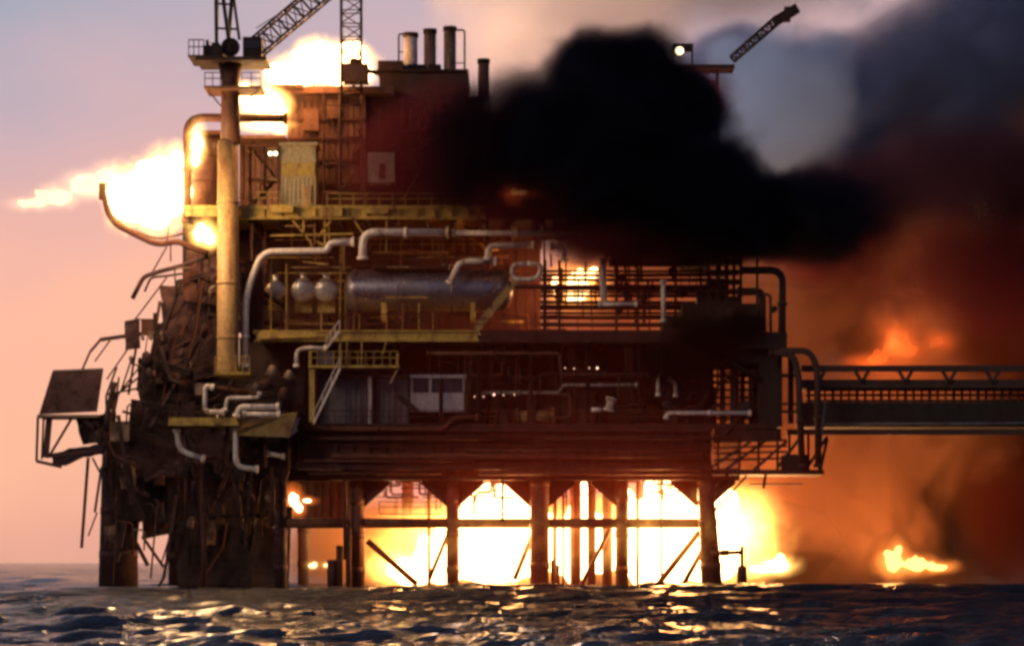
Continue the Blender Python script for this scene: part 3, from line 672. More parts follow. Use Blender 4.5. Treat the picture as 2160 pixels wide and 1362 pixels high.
# ------------------------------------------------------------------ right end: pipe rack, scaffold tower, sooty machinery
t_ = thing('pipe_rack', 'open rack of black pipes silhouetted against orange firelight', 'pipe rack', pt(1400,700,4))
for px in (1150,1180,1300,1345,1425,1478,1530):
    b = MB(); b.pbar((px,700),(px,520 if px > 1290 else 548),6,5); part('post', b, 'dkpipe', t_)
random.seed(3)
for py, r in ((532,3),(543,3),(556,7),(572,3),(581,4),(590,4),(606,7),(616,3),(624,4),(637,4),(648,6),(660,3),(669,5),(684,5)):
    b = MB(); b.tube([pt(1140 if py > 560 else 1290,py,5+random.uniform(-1,1)), pt(1530,py+random.uniform(-2,2),5+random.uniform(-1,1))], m_(r), 9); part('pipe_run', b, random.choice(['dkpipe','soot','maroon']), t_)
for k in range(60):
    px = random.uniform(1145,1520); b = MB(); y0 = random.uniform(530,640); b.pbar((px,y0),(px+random.uniform(-3,3),y0+random.uniform(25,80)),random.uniform(2,5),random.uniform(4,7)); part('bracket', b, random.choice(['dkpipe','soot','maroon']), t_)
for k in range(9):
    px, py = random.uniform(1280,1500), random.uniform(545,650); b = MB(); b.lathe(pt(px,py,4), pt(px,py+22,4), [(0,.15),(.1,.35),(.5,.38),(.6,.15),(.85,.15)], 12); part('valve', b, 'soot', t_)
t_ = thing('manifold', 'stubby dark manifold pipe end above the pipe rack', 'manifold', pt(1310,565,3))
b = MB(); b.tube([pt(1285,555,3), pt(1338,555,3)], m_(8), 14); part('body', b, 'dkpipe', t_)
b = MB(); b.tube([pt(1338,555,3), pt(1346,555,3)], m_(12), 14); part('end_flange', b, 'dkpipe', t_)
b = MB(); b.tube([pt(1300,555,3), pt(1300,600,3)], m_(5), 10); part('leg', b, 'dkpipe', t_)
t_ = thing('scaffold_tower', 'black scaffold tower with glowing square gaps above the sooty machinery', 'scaffold tower', pt(1520,700,2))
for px in (1495,1513,1534,1548,1562):
    b = MB(); b.pbar((px,720),(px,505 if px > 1500 else 540),6,2.2); part('post', b, 'soot', t_)
for py in (530,550,572,592,612,640,662,680):
    b = MB(); b.pbox(1490,1566,py-3,py+4,1.9,4); part('platform_board', b, 'soot', t_)
b = MB(); b.pbox(1440,1500,480,560,4,8); b.pbox(1400,1540,440,500,6,12); part('tower_head', b, 'soot', t_)
b = MB(); b.tube([pt(1597,720,1), pt(1597,495,1)], m_(3), 6); o = b.build('whip_aerial', M['dkpipe'], None, pt(1597,720,1)); tag(o, 'thin black upright aerial crossing the outer black pipe arch', 'aerial')
# lump of blackened machinery
t_ = thing('burnt_machinery', 'heap of soot-black machinery filling the right end of the first storey', 'machinery', pt(1480,720,0))
random.seed(8)
for px0, px1, p0, p1, Y0, Y1 in ((1400,1580,665,705,1,8),(1440,1600,640,700,2,9),(1470,1565,625,660,3,8),(1385,1640,722,765,.6,10),(1400,1495,765,830,1.5,10),(1560,1660,700,735,-.5,8),(1600,1650,735,900,.5,10)):
    b = MB(); b.pbox(px0,px1,p0,p1,Y0,Y1); part('housing', b, 'soot', t_)
for k in range(34):
    px, py = random.uniform(1380,1640), random.uniform(635,880); b = MB()
    if k%3: b.ptube([(px,py),(px+random.uniform(-40,40),py),(px+random.uniform(-40,40),py+random.uniform(10,60))], random.uniform(2,6), random.uniform(-.4,.8), 8, 8)
    else: r = random.uniform(6,18); a = pt(px,py,.4); b.lathe(a, a+Vector((0,2,0)), [(0,m_(r)*.5),(.15,m_(r)),(1.9,m_(r))], 16)
    part('fitting', b, random.choice(['soot','soot','dkpipe','dark']), t_)
for px in (1502,1524,1546,1566,1584,1640,1668):
    b = MB(); b.pbar((px,893),(px,735),random.uniform(6,12),random.uniform(1,6)); part('upright', b, 'soot', t_)
for py in (778,792,806,822,838,852,868,882):
    b = MB(); b.pbar((1495,py),(1600 if py%4 else 1690,py),random.uniform(4,8),random.uniform(1,6)); part('crossbar', b, 'soot', t_)
# gantry under the footbridge end
t_ = thing('lower_gantry', 'dark lattice gantry slung under the footbridge end', 'gantry', pt(1620,1000,0))
b = MB(); b.pbox(1500,1738,990,1000,-.5,6); part('floor_frame', b, 'maroon', t_)
b = MB(); b.pbox(1580,1692,1019,1022,0,1); b.pbar((1615,1000),(1610,1030),6,.5); part('outrigger', b, 'maroon', t_)
for k, (a, q) in enumerate((((1745,925),(1728,1000)),((1745,920),(1700,990)),((1500,985),(1585,930)),((1530,990),(1620,925)),((1590,990),(1660,930)),((1640,985),(1690,920)))):
    b = MB(); b.pbar(a, q, 6, 0); part('brace', b, 'maroon', t_)
for py in (932,944,956,970):
    b = MB(); b.pbar((1505,py),(1660,py-4),4.5,.4); part('rail', b, 'maroon', t_)
for px in (1515,1560,1600,1640,1665,1705,1728):
    b = MB(); b.pbar((px,995),(px,915),5,.2); part('post', b, 'maroon', t_)
b = MB(); b.pbox(1655,1708,958,992,-.4,3); part('tank', b, 'soot', t_)
b = MB(); b.pbar((1500,1085),(1575,1003),5,0.6); b.pbar((1497,1055),(1560,1003),6,.8); b.pbar((1493,1040),(1535,1000),6,.8); part('prop', b, 'leg', t_)
# caisson pump hanging off the corner leg
t_ = thing('pump_caisson', 'dark pump caisson hanging beside the corner leg above the water', 'pump', pt(1565,1236,0))
b = MB(); b.lathe(pt(1565,1240,0), pt(1565,1192,0), [(0,m_(11)),(m_(44),m_(11)),(m_(48),m_(8))], 20); part('casing', b, 'leg', t_)
b = MB(); b.lathe(pt(1565,1193,0), pt(1565,1150,0), [(0,m_(4.5)),(m_(43),m_(4.5))], 14); part('shaft', b, 'leg', t_)
b = MB(); b.tube([pt(1500,1166,0), pt(1567,1164,0)], m_(5), 12); b.lathe(pt(1520,1165.4,0), pt(1540,1164.8,0), [(0,m_(7)),(m_(18),m_(7))], 14); part('arm', b, 'leg', t_)

# ------------------------------------------------------------------ footbridge
br = thing('footbridge', 'long black truss footbridge leaving the rig to the right, lined with pipes', 'bridge', pt(1700,915,6))
for Y in (5,10):
    b = MB(); b.bar(pt(1690,777,Y), pt(2420,777,Y), m_(13,Y), .4, Vector((0,1,0))); part('top_chord', b, 'dkpipe', br)
    b = MB(); b.bar(pt(1660,911,Y), pt(2420,911,Y), m_(12,Y), .4, Vector((0,1,0))); part('bottom_chord', b, 'dkpipe', br)
    x = 1740; k = 0
    while x < 2400:
        b = MB(); b.bar(pt(x,782,Y), pt(x+(34 if k%2 else -34)*0+14*(1 if k%2 else -1),806,Y), m_(7,Y), .2); part('web_member', b, 'dkpipe', br); x += 28 if k%2 else 64; k += 1
b = MB(); b.pbox(1690,2420,800,818,5.2,9.8); part('upper_deck', b, 'dkpipe', br)
b = MB(); b.pbox(1690,2420,848,900,4.8,9.8); part('side_panel', b, 'soot', br)
for py in (822,833,845):
    b = MB(); b.tube([pt(1700,py,7), pt(2420,py,7)], m_(2.6,7), 8); part('pipe_run', b, 'dkpipe', br)
b = MB()
for x in range(1706,2400,17): b.pbar((x,850),(x,818),4+(x%3),6.6)
part('rail_post', b, 'dkpipe', br)
b = MB(); b.tube([pt(1740,894,4.6), pt(2420,892,4.6)], m_(3,5), 8); part('pipe_run', b, 'panel', br)
b = MB(); b.pbar((1741,845),(1729,958),4,2); part('stay', b, 'panel', br)

# ------------------------------------------------------------------ small lit lamps in the dark storey
for k, (px, py, lb) in enumerate(((1192,776,'lit deck lamp at the left end of the upper lamp row'),(1211,777,'faint lit deck lamp second from left in the upper lamp row'),(1243,776,'lit deck lamp third from left in the upper lamp row'),(1260,776,'brightest lit deck lamp, right end of the upper lamp row'),
        (1001,836,'lit deck lamp at the left end of the lower row, beside the windowed cabin'),(1020,836,'lit deck lamp second from left in the lower lamp row'),(1042,832,'lit deck lamp third from left in the lower lamp row, slightly higher'),(1062,833,'lit deck lamp fourth from left in the lower lamp row'),(1085,832,'lit deck lamp at the right end of the lower row'))):
    p = pt(px,py,.2); b = MB(); b.lathe(p+Vector((0,.2,0)), p, [(0,.03),(.04,.06),(.19,.09)], 12); o = b.build('deck_lamp', M['dark'], None, p); tag(o, lb, 'lamp', 'small deck lamps in the dark storey')
    b = MB(); b.lathe(p, p-Vector((0,.04,0)), [(0,.08 if k in (3,6) else .055),(.03,.04)], 12); b.build('lens', fire_mat((4,2.4,1.7) if k in (3,6) else (2,1,.7)), o)

# ------------------------------------------------------------------ far crane sticking out of the smoke
t_ = thing('far_crane', 'black crane boom jutting out of the smoke at the far side', 'crane', pt(1500,440,26))
b = MB(); b.lattice(pt(1545,125,26), pt(1640,42,26), m_(14,26), m_(16,26), 7, .12); part('boom', b, 'soot', t_)
b = MB(); b.pbar((1632,48),(1682,18),20,26); b.pbox(1655,1668,14,44,25.5,26.5); part('boom_head', b, 'soot', t_)
b = MB(); b.pbox(1418,1462,92,98,25,28); b.pbar((1420,142),(1420,92),4,25); b.pbar((1460,142),(1460,92),4,25); b.pbox(1415,1550,136,144,25,28); part('gantry', b, 'soot', t_)
b = MB(); b.lattice(pt(1490,440,27), pt(1490,146,27), 2.2, 2.0, 10, .1); part('tower', b, 'soot', t_)
p = pt(1433,108,25.4); b = MB(); b.lathe(p+Vector((0,.6,0)), p, [(0,.15),(.2,.4),(.6,.5)], 14); o = b.build('floodlight', M['soot'], None, p); tag(o, 'single bright floodlight on the far crane gantry in the smoke', 'floodlight')
b = MB(); b.lathe(p-Vector((0,.01,0)), p-Vector((0,.12,0)), [(0,.38),(.1,.25)], 14); b.build('lens', fire_mat((9,7.5,4)), o)

# ------------------------------------------------------------------ wreckage at the left end
random.seed(31)
wk = thing('collapsed_module', 'mass of burnt crumpled steel hanging down the left end of the rig', 'wreckage', pt(400,1200,5))
def left_edge(py):
    xs = [(520,440),(560,385),(610,345),(680,312),(740,250),(800,228),(900,232),(960,222),(1050,212),(1180,210)]
    for (a, x0), (b_, x1) in zip(xs, xs[1:]):
        if a <= py <= b_: return x0+(x1-x0)*(py-a)/(b_-a)
    return xs[0][1] if py < 520 else xs[-1][1]
def right_edge(py): return 458 if py < 800 else 600
for k, (x0, x1, p0, p1, Y) in enumerate(((400,470,520,640,6),(345,465,600,720,7),(318,470,690,800,5.5),(300,470,760,900,6),(270,420,850,1000,5),(400,620,900,1010,4.5),(235,380,930,1100,7),(370,610,1100,1250,4),(360,500,985,1120,6.5),(480,600,985,1120,8),(225,300,1000,1170,8),(300,370,1040,1130,9),(560,640,905,1000,3),(460,640,790,900,4))):
    b = MB(); j = lambda: random.uniform(-14,14)
    b.sheet(pt(x0+j(),p1+j(),Y), pt(x1+j(),p1+j(),Y+.5), pt(x1+j(),p0+j(),Y+1), pt(x0+j(),p0+j(),Y+.6), 6, 10, .22, .06, k, .5); part('crumpled_plate', b, random.choice(['wreck','wreck','dark','dark']), wk)
for k in range(100):
    py = random.uniform(525,1120); l, r = left_edge(py), right_edge(py); px = l+(r-l)*random.random()**1.2; Y = random.uniform(.8,4.5)
    ln = random.uniform(60,230); ang = random.gauss(1.62,.22) if k%4 else random.gauss(.15,.35); q = [pt(px,py,Y)]
    for s_ in range(3):
        nx_, ny_ = px+math.cos(ang)*ln/3, py+math.sin(ang)*ln/3
        px, py = min(max(nx_, left_edge(ny_)-6), 605), min(ny_, 1236); q.append(pt(px,py,Y)); ang += random.choice([0,0,random.gauss(0,.6)]); Y += random.uniform(-.3,.3)
    b = MB()
    if k%3 == 0: b.tube(q, m_(random.uniform(1.2,2.4) if k%2 else random.uniform(4,7)), 8, .25)
    else:
        wd = random.uniform(3,9)
        for a, c_ in zip(q, q[1:]):
            if (c_-a).length > .1: (b.ibeam if k%3 == 1 else b.bar)(a, c_, m_(wd), m_(wd))
    part('twisted_beam', b, random.choice(['wreck','wreck','rust','dark','dark']), wk)
for k in range(70):
    py = random.uniform(560,1180); l, r = left_edge(py), right_edge(py); px = l+(r-l)*random.random(); Y = random.uniform(.8,4); s_ = random.uniform(10,34)
    b = MB()
    if k%5 == 0: b.sheet(pt(px,py,Y), pt(px+s_,py+random.uniform(-8,8),Y+.5), pt(px+s_,py-s_*2,Y+random.uniform(-.5,.8)), pt(px,py-s_*1.8,Y), 4, 6, .25, .05, k, .8)
    elif k%5 == 1: b.pbox(px,px+s_*.8,py-s_,py,Y,Y+m_(s_)*.6); b.pbox(px-2,px+s_*.8+2,py-s_-3,py-s_,Y-.05,Y+m_(s_)*.65)
    elif k%5 < 4: b.ptube([(px,py),(px+random.uniform(-5,5),py-s_*2),(px+random.choice([-1,1])*s_,py-s_*2-random.uniform(0,8))], random.uniform(1.2,3.2), Y, 8, 8)
    else: b.lathe(pt(px,py,Y), pt(px+random.uniform(-6,6),py-s_,Y), [(0,m_(s_)*.2),(.1,m_(s_)*.3),(m_(s_)*.8,m_(s_)*.3),(m_(s_),m_(s_)*.1)], 12)
    part('torn_fitting', b, random.choice(['wreck','rust','dark','wreck','stack']), wk)
for a, q, w_ in (((172,1155),(186,965),6),((265,700),(352,585),3),((213,716),(305,703),8),((214,714),(190,742),5),((190,742),(174,778),4),((232,718),(200,762),3),((285,1140),(312,1192),8),((345,1195),(300,1130),6),((195,965),(213,1000),4),((214,985),(200,1080),5),((205,1080),(186,1130),3),((352,520),(318,580),3),((360,515),(360,552),3),((245,1185),(262,1100),10),((305,760),(250,830),3),((270,735),(225,800),3),((300,790),(222,850),4)):
    b = MB(); b.pbar(a, q, w_, 4.5); part('broken_strut', b, 'wreck', wk)
o = thing('bent_flare_boom', 'bent dark flare boom curling round under the gas flare', 'flare boom', pt(400,520,2))
b = MB(); b.tube([pt(*p,1.5) for p in ((216,392),(221,418),(228,450),(244,474),(290,497),(332,517),(375,508),(402,522),(440,535))], m_(6.5), 10, 1.2); part('arm', b, 'rust', o)
b = MB(); b.pbox(208,222,386,420,1.2,2); part('tip', b, 'rust', o)
b = MB(); b.tube([pt(*p,2.4) for p in ((228,445),(262,478),(330,505),(380,495),(410,480))], m_(2.5), 8, .8); b.tube([pt(*p,2.4) for p in ((352,512),(356,480),(368,455))], m_(2), 6); part('brace', b, 'rust', o)
o = thing('drooping_pipe', 'broken pipe drooping left with its end snapped downward below the flare boom', 'pipe', pt(430,552,2))
b = MB(); b.tube([pt(*p,2) for p in ((279,630),(303,583),(345,570),(385,560),(440,540))], m_(5), 9, .5); part('run', b, 'wreck', o)
b = MB(); b.tube([pt(*p,2.6) for p in ((305,615),(318,585),(350,582),(400,575))], m_(2.5), 8, .4); part('conduit', b, 'wreck', o)
# the hanging cab
o = thing('hanging_cab', 'dark roofed steel cab hanging off the far left of the wreckage', 'cab', pt(140,985,4))
b = MB(); b.hexa([pt(82,874,2),pt(205,868,2),pt(205,862,6),pt(90,868,6),pt(110,784,2.5),pt(218,780,2.5),pt(218,776,6.5),pt(112,780,6.5)]); part('hood', b, 'wreck', o)
b = MB(); b.pbox(78,206,874,880,1.8,6); part('sill', b, 'stack', o)
for a, q, w_ in (((80,880),(77,972),5),((104,880),(96,965),12),((92,880),(88,968),4),((77,972),(130,984),7),((98,962),(215,948),8),((200,880),(214,952),10),((150,884),(106,958),5),((205,905),(170,880),10)):
    b = MB(); b.pbar(a, q, w_, 2.5); part('frame_bar', b, 'wreck', o)
b = MB(); b.sheet(pt(112,985,2.5), pt(216,957,2.5), pt(216,935,5), pt(108,955,5), 8, 5, .3, .06, 5, .8); part('floor_plate', b, 'wreck', o)
b = MB(); b.sheet(pt(175,935,3), pt(245,930,3), pt(245,868,3.3), pt(160,880,3.3), 8, 6, .4, .06, 6, .8); part('torn_panel', b, 'dark', o)
b = MB(); b.sheet(pt(232,930,1.2), pt(272,930,1.2), pt(274,888,1.2), pt(232,888,1.2), 4, 4, .1, .06, 7); q = b.build('loose_panel', M['stack'], None, pt(250,930,1.2)); tag(q, 'small square grey panel stuck on the wreckage beside the hanging cab', 'panel')

# ------------------------------------------------------------------ smoke and fire
def blob_field(t, n, blobs, nscale, namp, detail=4, warp=None):
    """largest (1 - distance/radius) over the ellipsoids, ruffled by noise"""
    g = n('ShaderNodeNewGeometry'); pos = g.outputs['Position']
    nz = n('ShaderNodeTexNoise'); nz.inputs['Scale'].default_value = nscale; nz.inputs['Detail'].default_value = detail; nz.inputs['Roughness'].default_value = .58; nz.inputs['Distortion'].default_value = warp or 0
    t.links.new(pos, nz.inputs['Vector'])
    val = None
    for c0, r in blobs:
        a = n('ShaderNodeVectorMath', operation='SUBTRACT'); t.links.new(pos, a.inputs[0]); a.inputs[1].default_value = c0
        b = n('ShaderNodeVectorMath', operation='MULTIPLY'); t.links.new(a.outputs[0], b.inputs[0]); b.inputs[1].default_value = [1/x for x in r]
        l = n('ShaderNodeVectorMath', operation='LENGTH'); t.links.new(b.outputs[0], l.inputs[0])
        o = n('ShaderNodeMath', operation='SUBTRACT'); o.inputs[0].default_value = 1; t.links.new(l.outputs['Value'], o.inputs[1])
        if val is None: val = o.outputs[0]
        else:
            x = n('ShaderNodeMath', operation='SMOOTH_MAX'); t.links.new(val, x.inputs[0]); t.links.new(o.outputs[0], x.inputs[1]); x.inputs[2].default_value = .25; val = x.outputs[0]
    k = n('ShaderNodeMath', operation='MULTIPLY_ADD'); t.links.new(nz.outputs['Fac'], k.inputs[0]); k.inputs[1].default_value = namp; k.inputs[2].default_value = -namp*.5
    s = n('ShaderNodeMath', operation='ADD'); t.links.new(val, s.inputs[0]); t.links.new(k.outputs[0], s.inputs[1])
    return s.outputs[0]
def world_blobs(blobs):
    return [(pt(px, py, Y), (m_(rx, Y), rY, m_(ry, Y))) for px, py, Y, rx, ry, rY in blobs]
def hull(blobs, grow):
    bm = bmesh.new()
    for c0, r in blobs:
        bmesh.ops.create_icosphere(bm, subdivisions=2, radius=1, matrix=Matrix.Translation(c0) @ Matrix.Diagonal((*[x*grow for x in r], 1)))
    res = bmesh.ops.convex_hull(bm, input=bm.verts)
    bmesh.ops.delete(bm, geom=list({e for e in res['geom_interior'] if isinstance(e, bmesh.types.BMVert)}), context='VERTS')
    return bm
def finish(bm, name, m, parent=None):
    me = bpy.data.meshes.new(name); o0 = Vector(parent.location) if parent else Vector()
    bmesh.ops.translate(bm, verts=bm.verts, vec=-o0); bm.to_mesh(me); bm.free()
    o = bpy.data.objects.new(name, me); COL.objects.link(o); me.materials.append(m)
    if parent: o.parent = parent
    return o
def smoke(name, label, blobs, dens, col, nscale=.09, namp=1.1, soft=.5, aniso=0, detail=4, absorb=None, step=1.0):
    blobs = world_blobs(blobs)
    m = bpy.data.materials.new(name); t, n = nodes_of(m)
    f = blob_field(t, n, blobs, nscale, namp, detail, .4)
    mr = n('ShaderNodeMapRange', interpolation_type='SMOOTHSTEP'); t.links.new(f, mr.inputs[0]); mr.inputs[1].default_value = .02; mr.inputs[2].default_value = soft; mr.inputs[4].default_value = dens
    pv = n('ShaderNodeVolumePrincipled'); pv.inputs['Color'].default_value = (*col, 1); pv.inputs['Anisotropy'].default_value = aniso
    if absorb: pv.inputs['Absorption Color'].default_value = (*absorb, 1)
    t.links.new(mr.outputs[0], pv.inputs['Density'])
    o = n('ShaderNodeOutputMaterial'); t.links.new(pv.outputs[0], o.inputs['Volume'])
    m.cycles.volume_step_rate = step
    ob = finish(hull(blobs, 1+namp*.38), name, m)
    tag(ob, label, 'smoke', kind='stuff')
    return ob
HOT, WARM, RED = (14, 7.5, 3.0), (3.2, 1.9, .5), (1.6, .45, .07)
def fire(name, label, blobs, e=HOT, halo=2.0, grow=1.6, hcol=(1,.50,.11), amp=.5, freq=.35, voxel=.28, rise=(0,0,1), glow_blobs=None, hscale=.42, group=None, seed=0, shrink=.85):
    wb0 = world_blobs(blobs); wb = [(c0, tuple(x*shrink for x in r)) for c0, r in wb0]
    base = Vector((sum(b[0].x for b in wb)/len(wb), sum(b[0].y for b in wb)/len(wb), min(b[0].z-b[1][2] for b in wb)))
    root = thing(name, label, 'fire', base, group)
    bm = bmesh.new(); rise = Vector(rise).normalized()
    for c0, r in wb:
        res = bmesh.ops.create_icosphere(bm, subdivisions=4, radius=1)
        rm = sum(r)/3
        for v in res['verts']:
            q = v.co.copy(); p = Vector((q.x*r[0], q.y*r[1], q.z*r[2]))+c0
            k = Vector((seed*3.7, 0, 0))
            f1 = noise.fractal(p*freq/max(.35, rm*.3)+k, .9, 2.1, 4)
            tongue = max(0, q.dot(rise))
            p += (p-c0).normalized()*f1*rm*amp*(.6+.9*tongue)+rise*max(0, noise.noise(p*freq*2+k))*rm*tongue*amp*1.5
            v.co = p-base
    me = bpy.data.meshes.new('tmp'); bm.to_mesh(me); bm.free()
    tmp = bpy.data.objects.new('tmp', me); COL.objects.link(tmp)
    md = tmp.modifiers.new('r', 'REMESH'); md.mode = 'VOXEL'; md.voxel_size = voxel; md.use_smooth_shade = True
    bpy.context.view_layer.update()
    core = bpy.data.meshes.new_from_object(tmp.evaluated_get(bpy.context.evaluated_depsgraph_get()))
    bpy.data.objects.remove(tmp); core.name = 'flame_core'
    core.materials.clear(); core.materials.append(fire_mat(e))
    co = bpy.data.objects.new('flame_core', core); COL.objects.link(co); co.parent = root
    if halo:
        hb = world_blobs(glow_blobs) if glow_blobs else [(c0, tuple(x*grow+.3 for x in r)) for c0, r in wb0]
        m = bpy.data.materials.new('fire_glow'); t, n = nodes_of(m)
        f = blob_field(t, n, hb, hscale, 1.05, 5, .8)
        mr = n('ShaderNodeMapRange'); t.links.new(f, mr.inputs[0]); mr.inputs[1].default_value = 0; mr.inputs[2].default_value = 1; mr.inputs[4].default_value = 1
        pw = n('ShaderNodeMath', operation='POWER'); t.links.new(mr.outputs[0], pw.inputs[0]); pw.inputs[1].default_value = 1.9
        size = min(min(r) for _, r in hb)
        ml = n('ShaderNodeMath', operation='MULTIPLY'); t.links.new(pw.outputs[0], ml.inputs[0]); ml.inputs[1].default_value = halo/size
        em = n('ShaderNodeEmission'); em.inputs[0].default_value = (*hcol, 1); t.links.new(ml.outputs[0], em.inputs[1])
        o = n('ShaderNodeOutputMaterial'); t.links.new(em.outputs[0], o.inputs['Volume'])
        finish(hull(hb, 1.12), 'glow', m, root)
    return root
def fire_fill_lamp(root, px, py, Y, watt, col=(1,.42,.12), rad=1.0):  # fill light tied to a fire; some stand outside any flame
    l = bpy.data.lights.new('fire_fill_light', 'POINT'); o = bpy.data.objects.new('fire_fill_light', l); COL.objects.link(o)
    l.energy = watt; l.color = col; l.shadow_soft_size = rad
    o.parent = root; o.location = pt(px, py, Y)-Vector(root.location)
    return o

# under the cellar deck, between the rows of jacket legs
f = fire('under_deck_fire', 'huge white-hot blaze burning on the sea between the legs under the rig', [
    (1040,1165,13,135,58,4),(940,1185,13,70,40,3.5),(870,1208,13,50,22,3),(985,1140,13,50,40,3),(1100,1150,13,80,60,4),(1230,1160,13,100,62,4),(1420,1150,13,125,80,4),(1360,1165,13,60,60,3),(1010,1055,14,36,34,3),(1065,1050,14,40,26,3),(1430,1065,14,66,48,4),(1375,1085,14,30,26,3),(1520,1165,13,40,62,3.5),(1530,1085,13,24,40,3)],
    halo=7, hcol=(1,.43,.08), glow_blobs=[(1050,1140,11,310,110,13),(1420,1125,11,260,135,13),(1540,1125,13,125,140,10),(860,1195,12,120,60,7)], amp=.55, freq=.5, rise=(.15,0,1), shrink=.98)
fire_fill_lamp(f, 1060, 1120, 5, 22000, rad=2); fire_fill_lamp(f, 1420, 1100, 5, 26000, rad=2); fire_fill_lamp(f, 800, 1150, 12, 5000, rad=1.5); fire_fill_lamp(f, 860, 1140, 30, 16000, (1,.5,.14), rad=1.5); fire_fill_lamp(f, 1600, 1150, 24, 20000, (1,.45,.16), rad=2)  # last two lamps stand behind the flames, added to light the smoke
f = fire('gas_flare', 'white jet of burning gas blowing left from the wrecked upper deck', [
    (345,400,3,58,70,2.5),(280,415,3,52,56,2.3),(375,350,4,22,40,1.5),(262,425,3,32,40,1.5),(330,450,3,40,35,1.6)], halo=9, grow=1.45, amp=.5, rise=(-.8,0,.3), seed=1)
fire_fill_lamp(f, 330, 400, -6, 9500, (1,.60,.28), rad=2)  # set forward of the flare to light the rig's left front
f = fire('flare_tail', 'pale yellow tongue of flame trailing left off the gas flare', [
    (185,390,3,38,22,1.2),(120,415,3,36,16,1),(70,430,3,34,9,.7),(225,380,3,28,22,1)], e=(2.2,1.6,.72), halo=1.1, grow=1.9, amp=.7, freq=.45, voxel=.2, rise=(-1,0,.25), seed=2, hcol=(1,.55,.25))
f = fire('roof_fire', 'white fireball billowing over the roof beside the lattice mast', [
    (705,140,10,72,42,2.5),(625,155,10,55,32,2.2),(660,115,10,38,24,2),(745,125,10,32,32,2),(585,160,10,28,20,1.5),(770,155,10,20,20,1.4)], halo=9, grow=1.45, amp=.55, rise=(-.3,0,1), seed=3)
fire_fill_lamp(f, 660, 130, 3, 5000, rad=2); fire_fill_lamp(f, 930, 40, 48, 62000, (1,.66,.48), rad=3)  # second lamp has no flame; added far behind to light the pale smoke
f = fire('deck_fire', 'white fire filling the gap beside the crane column under the roof edge', [
    (555,218,3.2,52,24,1.6),(585,232,3.2,24,12,1.2),(520,205,3.2,24,24,1.4),(560,265,6,45,9,1),(590,270,6,14,12,1)], halo=7, grow=1.6, amp=.3, voxel=.2, seed=4)
f = fire('tank_fire', 'narrow upright white flame inside the bend of the brown arched pipe', [
    (416,305,1,13,34,.8),(412,335,1,11,20,.7)], halo=5, grow=1.7, amp=.3, voxel=.15, seed=5)
f = fire('walkway_fire', 'small yellow-white fire left of the crane column below the upper deck', [
    (428,492,3,23,21,1.1),(442,503,3,14,14,1)], halo=6, grow=1.7, amp=.35, voxel=.18, seed=6)
f = fire('module_fire', 'bright fire glaring through pipework right of the long grey vessel', [
    (1215,612,11,30,34,1.6),(1240,578,12,36,12,1.3),(1175,600,12,13,28,.9)], halo=7, amp=.4, voxel=.2, glow_blobs=[(1218,605,9,85,62,5)], seed=7, hcol=(1,.35,.06))
fire_fill_lamp(f, 1215, 600, 7, 2600, rad=1); fire_fill_lamp(f, 1420, 600, 24, 11000, rad=1.5)  # the one behind the pipe rack is added for glow, without a flame
f = fire('vent_fire', 'tiny orange flame burning on the dark roof below the black smoke', [
    (1083,404,-.5,8,9,.3),(1098,407,-.5,14,4,.25)], e=(3.5,1.3,.4), halo=1.6, grow=3.6, amp=.6, voxel=.07, hcol=(1,.12,.02), seed=8)
f = fire('hatch_fire', 'small cream flame in the dark bay above the brown tie beam', [
    (619,1054,4,11,17,.5),(630,1068,4,9,11,.5),(648,1056,4,14,4,.3)], e=(8,5,2.4), halo=1.4, grow=2.2, amp=.8, voxel=.1, hcol=(1,.2,.03), seed=9)
for px, sc, sd, lb in ((660,11,10,'low flicker of flame on the water left of the grey jacket leg'),(688,7,11,'smallest flicker of flame touching the grey jacket leg at the waterline')):
    fire('water_flame', lb, [(px,1192,6,sc,sc*.6,.3)], e=(4,2,.9), halo=.8, amp=.8, voxel=.07, group='low flames on the sea', seed=sd)
fire('sea_fire', 'low white flame on the sea right of the hanging pump caisson', [
    (1640,1193,30,32,13,1.1),(1610,1200,30,34,8,1)], e=(9,6,2.2), halo=3, grow=2, amp=.5, voxel=.15, group='fires on the open sea', seed=12)
f = fire('sea_fire', 'ragged yellow flames on the sea far right of the rig', [
    (1885,1185,35,20,20,.9),(1930,1192,35,26,12,.9),(1975,1196,35,26,7,.7),(1893,1170,35,8,20,.5)], e=(3.2,1.7,.4), halo=1.7, grow=2.6, amp=.9, freq=.6, voxel=.16, group='fires on the open sea', hcol=(1,.26,.04), seed=13)
fire_fill_lamp(f, 1890, 1160, 34, 5000)
f = fire('distant_fire', 'dull red flames rising in smoke behind the footbridge', [
    (1850,758,44,22,10,1),(1880,740,44,18,12,1),(1915,738,44,22,12,1),(1975,722,44,16,10,1)], e=(.95,.13,.018), halo=.75, amp=1.2, freq=.5, voxel=.25, hcol=(1,.12,.012), rise=(.5,0,1), glow_blobs=[(1840,765,43,75,28,3),(1905,738,43,70,40,3),(1985,722,43,50,36,3)], hscale=.3, seed=14)
fire_fill_lamp(f, 1880, 720, 40, 1400, (1,.28,.06))

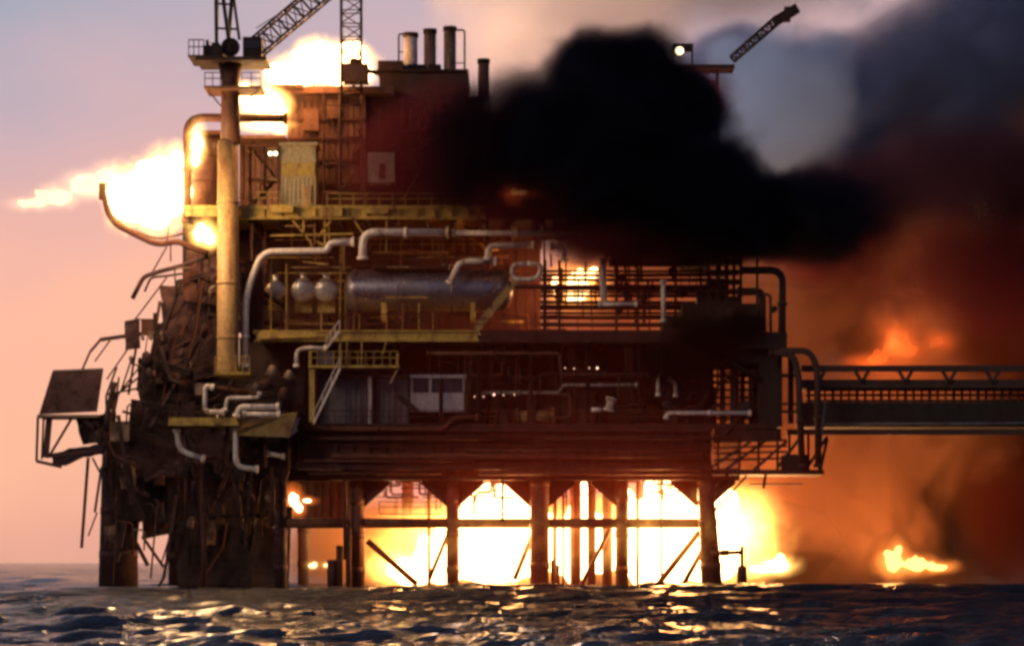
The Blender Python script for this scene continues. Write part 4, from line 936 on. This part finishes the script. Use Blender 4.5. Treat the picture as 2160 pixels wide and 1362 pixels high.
# ------------------------------------------------------------------ smoke
smoke('fire_lit_smoke', 'brown smoke glowing orange from the fires behind and right of the rig',
  [(1680,1060,52,340,400,18),(2060,850,58,360,480,24),(1480,720,58,380,310,20),(2350,500,62,330,500,24),(1880,600,60,360,260,20)], .22, (.62,.30,.17), nscale=.085, namp=1.7, soft=.3, detail=5)
smoke('low_smoke', 'orange-lit smoke drifting under the rig behind the legs',
  [(1150,1150,46,520,130,10),(800,1150,42,240,120,8)], .3, (.74,.40,.16), nscale=.08, namp=.7, soft=.4, detail=2)
smoke('navy_smoke', 'dark navy smoke filling the upper right sky',
  [(1750,260,60,330,210,14),(2150,180,60,420,300,16),(1600,380,56,330,150,14),(1540,170,62,170,120,10)], .3, (.15,.22,.48), nscale=.08, namp=1.3, soft=.35, detail=5, step=.7)
smoke('unseen_high_smoke', 'unseen dark smoke canopy overhead, shading the sea and the right of the rig',
  [(1950,-420,70,560,420,22),(2500,-300,70,600,600,24),(1900,-1100,60,800,420,26)], .15, (.06,.06,.09), nscale=.04, namp=.9, soft=.5, detail=2)  # above the view; put in to darken the sea's reflection at right
smoke('black_smoke', 'dense black smoke pouring over the top of the rig',
  [(1290,320,0,270,220,12),(1130,310,-1,180,170,9),(990,320,-2,120,150,6),(1250,150,0,130,100,8),(1350,150,2,120,100,8),(1440,230,4,90,110,8),(1440,420,0,270,170,12),(1640,450,4,290,110,12),(1360,480,2,260,90,9)], 1.6, (.016,.018,.04), nscale=.13, namp=1.7, soft=.8, detail=7, step=.45)
smoke('trailing_smoke', 'ragged dark purple smoke trailing right from the black plume',
  [(1830,410,10,290,100,12),(2110,370,18,330,120,15),(1640,500,6,150,60,8)], .24, (.10,.045,.075), nscale=.12, namp=1.9, soft=.7, detail=7, step=.6)
smoke('dark_red_smoke', 'dark red smoke thinning out over the module beside the black plume',
  [(920,310,-3,240,170,6),(1110,400,-3,220,110,6),(1330,510,-2,280,70,6),(1470,210,12,110,90,6),(1760,510,14,230,110,7),(2040,560,18,260,170,8)], .26, (.16,.03,.045), nscale=.12, namp=1.3, soft=.7, detail=5, step=.7)
smoke('soot_cloud', 'small black soot cloud hugging the machinery at the right end',
  [(1480,715,-2,120,75,3),(1420,760,-2,90,60,3),(1560,690,-1,70,50,3)], 1.2, (.015,.012,.014), nscale=.22, namp=1.0, soft=.8, detail=4)
smoke('grey_smoke', 'blue-grey smoke billowing above the black plume',
  [(1630,180,38,150,140,9),(1540,290,36,130,70,7),(1700,230,35,130,140,8),(1590,120,40,110,70,7),(1660,320,35,150,70,7),(1740,140,38,90,90,7)], .13, (.36,.55,.92), nscale=.15, namp=1.9, soft=.5, detail=7, step=.5)
smoke('pale_smoke', 'pale peach smoke drifting across the sky behind the exhaust stacks',
  [(1110,60,70,210,190,14),(1300,-20,72,330,200,16),(1000,-60,70,140,140,12),(1560,-60,76,330,160,18)], .10, (.97,.84,.76), nscale=.09, namp=1.1, soft=.7, detail=5)
smoke('dark_smoke_bank', 'dark red-black smoke bank lying on the sea at the far right',
  [(2180,1080,38,210,230,10),(2200,680,38,230,330,10)], .16, (.14,.025,.018), nscale=.09, namp=1.2, soft=.5, detail=4)
smoke('thin_smoke', 'thin reddish smoke hanging round the burning decks',
  [(1150,820,4,760,620,20)], .008, (.95,.18,.11), nscale=.05, namp=.8, soft=.6, detail=2)
